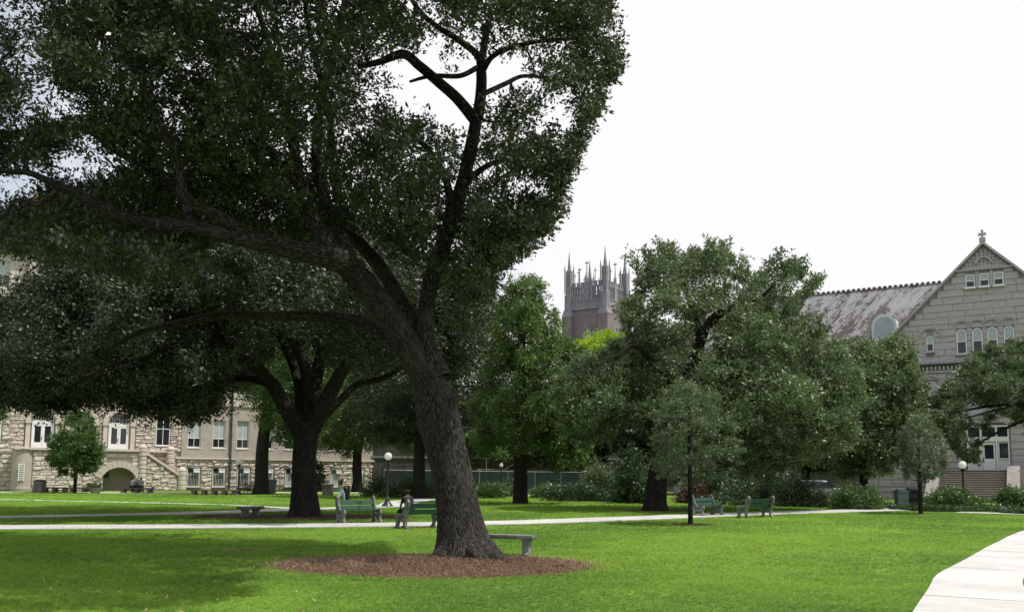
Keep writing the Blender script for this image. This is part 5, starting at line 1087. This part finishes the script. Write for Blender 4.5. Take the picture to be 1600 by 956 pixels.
# the bench faces local +y
def at_px(x, y): g_ = G(x, y); return (g_.x, g_.y, 0)
bA = park_bench(at_px(561, 817), R(180 + 36), 'teal green bench facing the near path, left of the lamp post')
b = copy_tree(bA); b.location = at_px(656, 825); b.rotation_euler.z = R(40); b['label'] = 'dark green bench with a seated person, half behind the leaning oak trunk'
b = copy_tree(bA); b.location = at_px(1106, 806); b.rotation_euler.z = R(180 + 42); b['label'] = 'green bench just right of the young tree, facing the path'
b = copy_tree(bA); b.location = at_px(1180, 809); b.rotation_euler.z = R(30); b['label'] = 'green bench seen from behind, between the young tree and the long bush'

def slab_bench(label, loc, rotz, L, w, h, legs, th=.09, mat_=None, group=None, curved=False):
    root = empty('stone_bench', loc, label, 'bench', rotz, group); m = mat_ or M_bconc
    mb = MB(); b_ = .02
    mb.box(-L / 2, L / 2, -w / 2, w / 2, h - th + b_, h - b_); mb.box(-L / 2 + b_, L / 2 - b_, -w / 2 + b_, w / 2 - b_, h - th, h - th + b_ - .001); mb.box(-L / 2 + b_, L / 2 - b_, -w / 2 + b_, w / 2 - b_, h - b_ + .001, h); mb.build('seat', m, root)
    for x in legs:
        mb = MB()
        if curved:
            pr_ = [(-.17, 0), (.17, 0), (.17, .05), (.12, .09), (.11, .2), (.15, h - th - .04), (.18, h - th), (-.18, h - th), (-.15, h - th - .04), (-.11, .2), (-.12, .09), (-.17, .05)]
            mb.prismx(pr_, x - .07, x + .07)
        else:
            mb.box(x - .16, x + .16, -w * .42, w * .42, .05, h - th); mb.box(x - .2, x + .2, -w * .46, w * .46, 0, .05)
        mb.build('leg', m, root)
    return root
s0, s1 = G(758, 868), G(822, 871)
q0 = G(826, 869); dirv = Vector((-.96, .28, 0)); mid = Vector((q0.x, q0.y, 0)) + dirv * .52
slab_bench('pale grey stone slab bench poking out behind the leaning oak trunk', mid, math.atan2(-.28, .96), 1.30, .40, .43, (-.48, .48), .075, curved=True)
slab_bench('short stone bench seen end-on beside the dark spreading oak', at_px(391, 807), R(70), 1.1, .52, .40, (-.34, .34), .10, curved=True)
gs = 'long low stone benches along the paved walk'
for a_, b_, y, lb, n_ in ((51, 106, 768.5, 'long low stone bench at the left, beside the square bin', 4), (110, 154, 768.5, 'long low stone bench right beneath the round tree', 3), (189, 239, 769.5, 'long low stone bench where two people sit', 3), (299, 371, 773, 'longest low stone bench left of the lamp and bicycles', 5)):
    A_, B_ = G(a_, y), G(b_, y + (b_ - a_) * .01); l_ = (B_ - A_).length; mid = (A_ + B_) / 2
    slab_bench(lb, (mid.x, mid.y, 0), math.atan2(B_.y - A_.y, B_.x - A_.x), l_, .5, .45, [-l_ / 2 + .25 + (l_ - .5) * k / (n_ - 1) for k in range(n_)], .12, M_brown, gs)

# ================================================================ LAMP POSTS
def lamp(px, py, h, label, d=None, gr=.205):
    b_ = G(px, py) if d is None else P(px, 745, d); b_.z = 0; root = empty('lamp_post', b_, label, 'lamp post', group='black lamp posts with white globes')
    mb = MB(); mb.lathe([(.30, 0), (.31, .05), (.27, .10), (.20, .18), (.13, .30), (.10, .42), (.12, .46), (.085, .5)], 20); mb.build('base', M_iron, root, smooth=False)
    hp = h - 2 * gr - .16; mb = MB(); n = 20; v = []; 
    for z, r in ((.5, .075), (.9, .07), (hp, .058)):
        for k in range(n): rr = r * (1 if k % 2 else .86); v.append((rr * math.cos(2 * math.pi * k / n), rr * math.sin(2 * math.pi * k / n), z))
    mb.add(v, [(i * n + k, i * n + (k + 1) % n, (i + 1) * n + (k + 1) % n, (i + 1) * n + k) for i in range(2) for k in range(n)]); mb.build('post', M_iron, root)
    mb = MB(); mb.lathe([(.06, hp), (.11, hp + .02), (.07, hp + .06), (.15, hp + .12), (.17, hp + .16), (.10, hp + .17)], 18); mb.build('fitter', M_iron, root)
    c = h - gr; mb = MB(); mb.lathe([(max(.01, gr * math.sin(a)), c - gr * math.cos(a)) for a in [math.pi * k / 16 for k in range(17)]], 24); mb.build('globe', M_globe, root, smooth=True)
    return root
lamp(605, 791, 2.86, 'black lamp post with white globe between the two left green benches')
lamp(373, 768, 3.0, 'black lamp post with white globe beside the bicycles', d=74.5, gr=.26)
lamp(1507, 797, 2.62, 'black lamp post with white globe among the bushes before the stone steps')
lamp(783, 770, 2.7, 'thin far lamp post by the fence left of the tall straight trunk', d=72, gr=.15)

# ================================================================ BICYCLES AND SMALL THINGS
def bicycle(loc, rotz, label):
    root = empty('bicycle', loc, label, 'bicycle', rotz, 'bicycles parked by the lamp')
    for x in (-.52, .52):
        mb = MB(); pts_ = [(x + .33 * math.cos(t), 0, .34 + .33 * math.sin(t)) for t in [2 * math.pi * k / 18 for k in range(19)]]; mb.tube(pts_, [.022] * 19, 5, 1, cap=False, uv=False); w = mb.build('wheel', M_rubber, root)
        mb = MB()
        for k in range(8): a_ = math.pi * k / 8; c_, s_ = math.cos(a_) * .31, math.sin(a_) * .31; mb.tube([(x - c_, 0, .34 - s_), (x + c_, 0, .34 + s_)], [.004, .004], 3, 1, uv=False)
        mb.build('spokes', M_steel, w)
    mb = MB()
    for a_, b_ in (((-.52, .34), (-.12, .34)), ((-.12, .34), (-.25, .80)), ((-.52, .34), (-.22, .72)), ((-.12, .34), (.36, .72)), ((-.22, .72), (.34, .80)), ((.52, .34), (.34, .92))): mb.tube([(a_[0], 0, a_[1]), (b_[0], 0, b_[1])], [.02, .02], 6, 1, uv=False)
    mb.build('frame', M_iron, root)
    mb = MB(); mb.tube([(.30, -.26, .98), (.36, -.1, .95), (.35, 0, .95), (.36, .1, .95), (.30, .26, .98)], [.014] * 5, 5, 1, uv=False); mb.tube([(.34, 0, .9), (.35, 0, .96)], [.015] * 2, 5, 1, uv=False); mb.build('handlebar', M_steel, root)
    mb = MB(); mb.prism([(-.38, .84), (-.12, .86), (-.14, .89), (-.38, .90)], -.06, .06); mb.tube([(-.25, 0, .78), (-.26, 0, .85)], [.013] * 2, 5, 1, uv=False); mb.build('saddle', M_rubber, root)
    mb = MB(); mb.tube([(-.12, -.06, .34), (-.02, -.06, .22)], [.01] * 2, 4, 1, uv=False); mb.tube([(-.12, .06, .34), (-.22, .06, .46)], [.01] * 2, 4, 1, uv=False); mb.box(-.06, .04, -.14, -.06, .2, .22); mb.build('pedals', M_iron, root)
    return root
bk = bicycle((P(379, 745, 75.2).x, 75.2, .02), R(35), 'bicycle at the left end of the parked row, next to the lamp post')
for px, dd, rz, lb in ((386, 75.6, 48, 'second bicycle of the parked row from the lamp post'), (392, 75.4, 30, 'third bicycle of the parked row from the lamp post'), (399, 75.9, 55, 'last bicycle of the row, against the thick trunk')):
    again(bk, (P(px, 745, dd).x, dd, .02), R(rz), lb)
def bin_(loc, label, w, h, m, lid=True, name='litter_bin'):
    root = empty(name, loc, label, 'bin'); mb = MB(); c = w * .42
    mb.add([(-c, -c, 0), (c, -c, 0), (c, c, 0), (-c, c, 0), (-w / 2, -w / 2, h), (w / 2, -w / 2, h), (w / 2, w / 2, h), (-w / 2, w / 2, h)], [(3, 2, 1, 0), (4, 5, 6, 7), (0, 1, 5, 4), (1, 2, 6, 5), (2, 3, 7, 6), (3, 0, 4, 7)]); 
    for z in (.25, .6): mb.box(-w * .5, w * .5, -w * .5, w * .5, h * z, h * z + .03)
    mb.build('body', m, root)
    mb = MB(); mb.box(-w * .54, w * .54, -w * .54, w * .54, h + .002, h + .05); mb.box(-w * .38, w * .38, -w * .38, w * .38, h + .051, h + .13); mb.build('lid', M_iron if m is not M_bin else M_bin, root); return root
bin_((P(63, 745, 77).x, 77, .02), 'square grey bin at the left end of the long low stone bench', .78, .95, M_bconc)
bin_((P(425, 745, 80).x, 80, .02), 'green newspaper box right of the thick trunk by the bicycles', .72, 1.1, M_bin, name='newspaper_box')
bin_((P(150, 745, 74.5).x, 74.5, .02), 'dark round-shouldered pot at the right end of the bench by the round tree', .62, .5, M_bconc, name='planter_pot')
bin_(at_px(1409, 795), 'grey green bin beside the long bush left of the small grey tree', .6, .95, M_bin)
bin_(at_px(1425, 794), 'dark bin next to the grey green bin by the hedge', .6, 1.0, M_rubber)
bin_((P(542, 745, 60).x, 60, 0), 'black bin standing just behind the walking person', .42, .85, M_rubber)
def pier(px, d, w, h, label):
    b_ = P(px, 745, d); root = empty('brick_pier', (b_.x, d, 0), label, 'pier'); k = int(h / .16)
    for i in range(k):
        mb = MB(); z = i * h / k
        mb.box(-w / 2, w / 2, -w / 2, w / 2, z + .008, z + h / k - .004); mb.build('brick', M_brown, root)
    mb = MB(); mb.box(-w / 2 - .05, w / 2 + .05, -w / 2 - .05, w / 2 + .05, h, h + .08); mb.build('cap', M_bconc, root)
pier(513, 74, .78, .85, 'square brown brick pier left of the walking person')
# white car behind the hedge
def car(loc, rotz, label):
    root = empty('parked_car', loc, label, 'car', rotz); prof = [(-2.1, .35), (-2.15, .7), (-2.05, .95), (-1.2, 1.02), (1.05, .98), (1.9, .86), (2.15, .7), (2.15, .35)]
    mb = MB(); mb.prism(prof, -.85, .85); mb.build('body', M_carpaint, root)
    v = []; 
    for (x, z), y in zip([(-1.6, 1.0), (-1.15, 1.42), (.25, 1.45), (1.05, 1.0)], [.8, .66, .66, .8]): v += [(x, -y, z), (x, y, z)]
    mb = MB(); mb.add(v, [(0, 2, 4, 6), (7, 5, 3, 1), (0, 1, 3, 2), (4, 5, 7, 6), (2, 3, 5, 4)]); mb.build('windows', M_glass, root)
    mb = MB(); mb.box(-1.18, .30, -.67, .67, 1.44, 1.49); mb.box(-1.1, .2, -.6, .6, 1.4901, 1.515); mb.build('roof', M_carpaint, root)
    for x in (-1.35, 1.35):
        for y in (-.86, .68):
            mb = MB(); n = 18; mb.prism([(x + .33 * math.cos(2 * math.pi * k / n), .33 + .33 * math.sin(2 * math.pi * k / n)) for k in range(n)], y, y + .2); w = mb.build('wheel', M_rubber, root)
            mb = MB(); mb.prism([(x + .19 * math.cos(2 * math.pi * k / n), .33 + .19 * math.sin(2 * math.pi * k / n)) for k in range(n)], y - .012 if y < 0 else y + .2, y if y < 0 else y + .212); mb.build('rim', M_steel, w)
    for y in (-.62, .62):
        mb = MB(); mb.box(2.13, 2.17, y - .18, y + .18, .62, .76); mb.build('headlight', M_globe, root)
    return root
car((P(1282, 745, 62).x, 62, 0), R(-32), 'white car mostly hidden behind the hedge')
# house number over the entrance
cu = bpy.data.curves.new('number', 'FONT'); cu.body = '3'; cu.size = .34; cu.extrude = .01; cu.align_x = 'CENTER'
tmp = bpy.data.objects.new('number', cu); COL.objects.link(tmp); bpy.context.view_layer.update()
me = bpy.data.meshes.new_from_object(tmp); bpy.data.objects.remove(tmp); me.materials.clear(); me.materials.append(M_steel)
o = link('house_number', me, RB); o.location = (.0, -.062, 4.68); o.rotation_euler = (math.pi / 2, 0, 0)

# ================================================================ PEOPLE
def skin_mesh(name, joints, edges, m, parent, sub=1):
    """joints: name -> (x, y, z, r[, ry])"""
    ks = list(joints); me = bpy.data.meshes.new(name); me.from_pydata([joints[k][:3] for k in ks], [(ks.index(a_), ks.index(b_)) for a_, b_ in edges], [])
    o = link(name, me, parent); md_ = o.modifiers.new('skin', 'SKIN'); md_.use_smooth_shade = True
    sv = me.skin_vertices[0].data
    for i, k in enumerate(ks):
        r = joints[k][3]; r2 = joints[k][4] if len(joints[k]) > 4 else r; sv[i].radius = (r, r2)
    sv[0].use_root = True
    if sub: s_ = o.modifiers.new('sub', 'SUBSURF'); s_.levels = sub; s_.render_levels = sub
    me.materials.append(m); return o
def person(loc, rotz, label, pose, skin, hairm, shirtm, trousm, scale=1.0, long_hair=False, group=None):
    """figure faces local +y"""
    root = empty('person', loc, label, 'person', rotz, group); root.scale = (scale,) * 3; J = dict(pose); E_ = []
    E_ += [('pelvis', 'waist'), ('waist', 'chest'), ('chest', 'neck'), ('neck', 'jaw'), ('jaw', 'skull'), ('skull', 'crown')]
    for s in 'lr':
        E_ += [('chest', 'sh' + s), ('sh' + s, 'el' + s), ('el' + s, 'wr' + s), ('wr' + s, 'pa' + s), ('pelvis', 'hip' + s), ('hip' + s, 'kn' + s), ('kn' + s, 'an' + s), ('an' + s, 'to' + s)]
        w = Vector(J['wr' + s][:3]); e = Vector(J['el' + s][:3]); dr_ = (w - e).normalized(); sd_ = Vector((0, 1, 0)) if abs(dr_.y) < .8 else Vector((1, 0, 0)); p = w + dr_ * .06; J['pa' + s] = (*p, .032, .018)
        for f in range(4):
            a_ = p + dr_ * .045 + sd_ * (f - 1.5) * .019; b_ = a_ + dr_ * (.045, .055, .05, .035)[f] + Vector((0.01, 0, -.012)); J['fa%d' % f + s] = (*a_, .010); J['fb%d' % f + s] = (*b_, .008); E_ += [('pa' + s, 'fa%d' % f + s), ('fa%d' % f + s, 'fb%d' % f + s)]
        a_ = w + dr_ * .03 + sd_ * -.04; J['th' + s] = (*a_, .011); J['tt' + s] = (*(a_ + dr_ * .04 - sd_ * .012), .009); E_ += [('wr' + s, 'th' + s), ('th' + s, 'tt' + s)]
    J = {'pelvis': J['pelvis'], **{k: v for k, v in J.items() if k != 'pelvis'}}
    skin_mesh('body', J, E_, skin, root)
    up = lambda k, g_: (*J[k][:3], J[k][3] + g_, (J[k][4] if len(J[k]) > 4 else J[k][3]) + g_)
    T = {'pelvis': up('pelvis', .018), 'waist': up('waist', .02), 'chest': up('chest', .02)}
    nk = Vector(J['chest'][:3]).lerp(Vector(J['neck'][:3]), .6); T['col'] = (*nk, .075); TE = [('pelvis', 'waist'), ('waist', 'chest'), ('chest', 'col')]
    for s in 'lr':
        T['sh' + s] = up('sh' + s, .016); m_ = Vector(J['sh' + s][:3]).lerp(Vector(J['el' + s][:3]), .8); T['sl' + s] = (*m_, J['el' + s][3] + .022); TE += [('chest', 'sh' + s), ('sh' + s, 'sl' + s)]
    skin_mesh('shirt', T, TE, shirtm, root)
    T = {'pelvis': (*J['pelvis'][:3], J['pelvis'][3] + .022, J['pelvis'][4] + .022)}; TE = []
    for s in 'lr':
        T['hip' + s] = up('hip' + s, .018); T['kn' + s] = up('kn' + s, .02); T['an' + s] = up('an' + s, .022); TE += [('pelvis', 'hip' + s), ('hip' + s, 'kn' + s), ('kn' + s, 'an' + s)]
    skin_mesh('trousers', T, TE, trousm, root)
    for s in 'lr':
        a_, t_ = Vector(J['an' + s][:3]), Vector(J['to' + s][:3]); skin_mesh('shoe', {'a': (*(a_ + Vector((0, -.04, -.05))), .045), 'b': (*(a_ * .4 + t_ * .6 + Vector((0, 0, -.01))), .05, .035), 'c': (*t_, .04, .028)}, [('a', 'b'), ('b', 'c')], M_rubber, root)
    h = Vector(J['skull'][:3]); c = Vector(J['crown'][:3]); f_ = Vector((0, 1, 0))
    H = {'t': (*(c + Vector((0, -.02, 0))), .095), 'b': (*(h + Vector((0, -.045, 0))), .098), 'n': (*(h + Vector((0, -.07, -.1))), .065)}; HE = [('t', 'b'), ('b', 'n')]
    if long_hair: H['l'] = (*(h + Vector((0, -.08, -.22))), .08); HE.append(('n', 'l')); 
    skin_mesh('hair', H, HE, hairm, root)
    mb = MB(); nb = h + Vector((0, .095, -.005)); mb.add([nb + Vector((-.012, 0, .03)), nb + Vector((.012, 0, .03)), nb + Vector((.02, 0, -.03)), nb + Vector((-.02, 0, -.03)), nb + Vector((0, .03, -.022))], [(0, 1, 4), (1, 2, 4), (2, 3, 4), (3, 0, 4)]); mb.build('nose', skin, root)
    for x in (-.035, .035):
        mb = MB(); mb.lathe([(.002, -.008), (.01, -.004), (.01, .004), (.002, .008)], 8, (h.x + x, h.y + .088, h.z + .02)); mb.build('eye', M_iron, root)
    mb = MB(); mb.box(h.x - .025, h.x + .025, h.y + .08, h.y + .094, h.z - .062, h.z - .052); mb.build('mouth', M_leafRed if False else M_redtile, root)
    for x in (-.1, .1):
        mb = MB(); mb.lathe([(.005, -.03), (.016, -.01), (.018, .012), (.006, .03)], 8, (h.x + x, h.y - .005, h.z)); mb.build('ear', skin, root)
    return root
walk = dict(pelvis=(0, 0, .95, .145, .10), waist=(0, .01, 1.10, .125, .09), chest=(0, .02, 1.36, .16, .11), neck=(0, .03, 1.50, .052), jaw=(0, .055, 1.58, .065), skull=(0, .05, 1.67, .092), crown=(0, .04, 1.735, .075),
    shl=(-.19, .02, 1.41, .058), ell=(-.24, -.12, 1.14, .043), wrl=(-.22, -.02, .90, .030), shr=(.19, .02, 1.41, .058), elr=(.24, .06, 1.13, .043), wrr=(.23, .24, .95, .030),
    hipl=(-.09, 0, .88, .09), knl=(-.10, .22, .50, .062), anl=(-.10, .26, .09, .044), tol=(-.11, .42, .03, .035), hipr=(.09, 0, .88, .09), knr=(.10, -.02, .48, .062), anr=(.10, -.32, .14, .044), tor=(.11, -.20, .03, .035))
def sit(lean=0.0, sz=.48): 
    z = sz + .10
    return dict(pelvis=(0, 0, z, .15, .11), waist=(0, -.02 + lean * .3, z + .15, .125, .095), chest=(0, .02 + lean, z + .40, .16, .11), neck=(0, .05 + lean * 1.4, z + .54, .052), jaw=(0, .08 + lean * 1.6, z + .61, .065), skull=(0, .08 + lean * 1.6, z + .70, .092), crown=(0, .07 + lean * 1.6, z + .765, .075),
    shl=(-.18, .02 + lean, z + .45, .058), ell=(-.24, .12 + lean, z + .18, .043), wrl=(-.14, .33, z + .08, .030), shr=(.18, .02 + lean, z + .45, .058), elr=(.24, .12 + lean, z + .18, .043), wrr=(.14, .34, z + .08, .030),
    hipl=(-.09, .03, z - .01, .09), knl=(-.13, .45, z - .02, .062), anl=(-.13, .46, .09, .044), tol=(-.14, .62, .03, .035), hipr=(.09, .03, z - .01, .09), knr=(.13, .45, z - .02, .062), anr=(.13, .46, .09, .044), tor=(.14, .62, .03, .035))
pw = P(533, 745, 55.5); person((pw.x, 55.5, 0), R(-62), 'person walking right in a dark shirt and pale blue jeans behind the teal green bench', walk, M_skin, M_hair2, M_shirt, M_jeans)
bl = Vector(at_px(656, 825)); rot = Matrix.Rotation(R(40), 3, 'Z'); sp = bl + rot @ Vector((-.42, .02, 0)); person((sp.x, sp.y, 0), R(40), 'person with dark curly hair sitting on the dark green bench beside the oak trunk', sit(.03, .56), M_skin2, M_hair, M_black, M_black, .84)
for px, lb, sm_, hl in ((206, 'person in a pale grey shirt, left of the pair on the low bench', M_grey, False), (218, 'person in a lilac shirt, right of the pair on the low bench', M_lilac, True)):
    q = G(px, 769.7); person((q.x, q.y + .02, 0), R(5), lb, sit(.12 if hl else .05, .46), M_skin, M_hair, sm_, M_black, long_hair=hl)
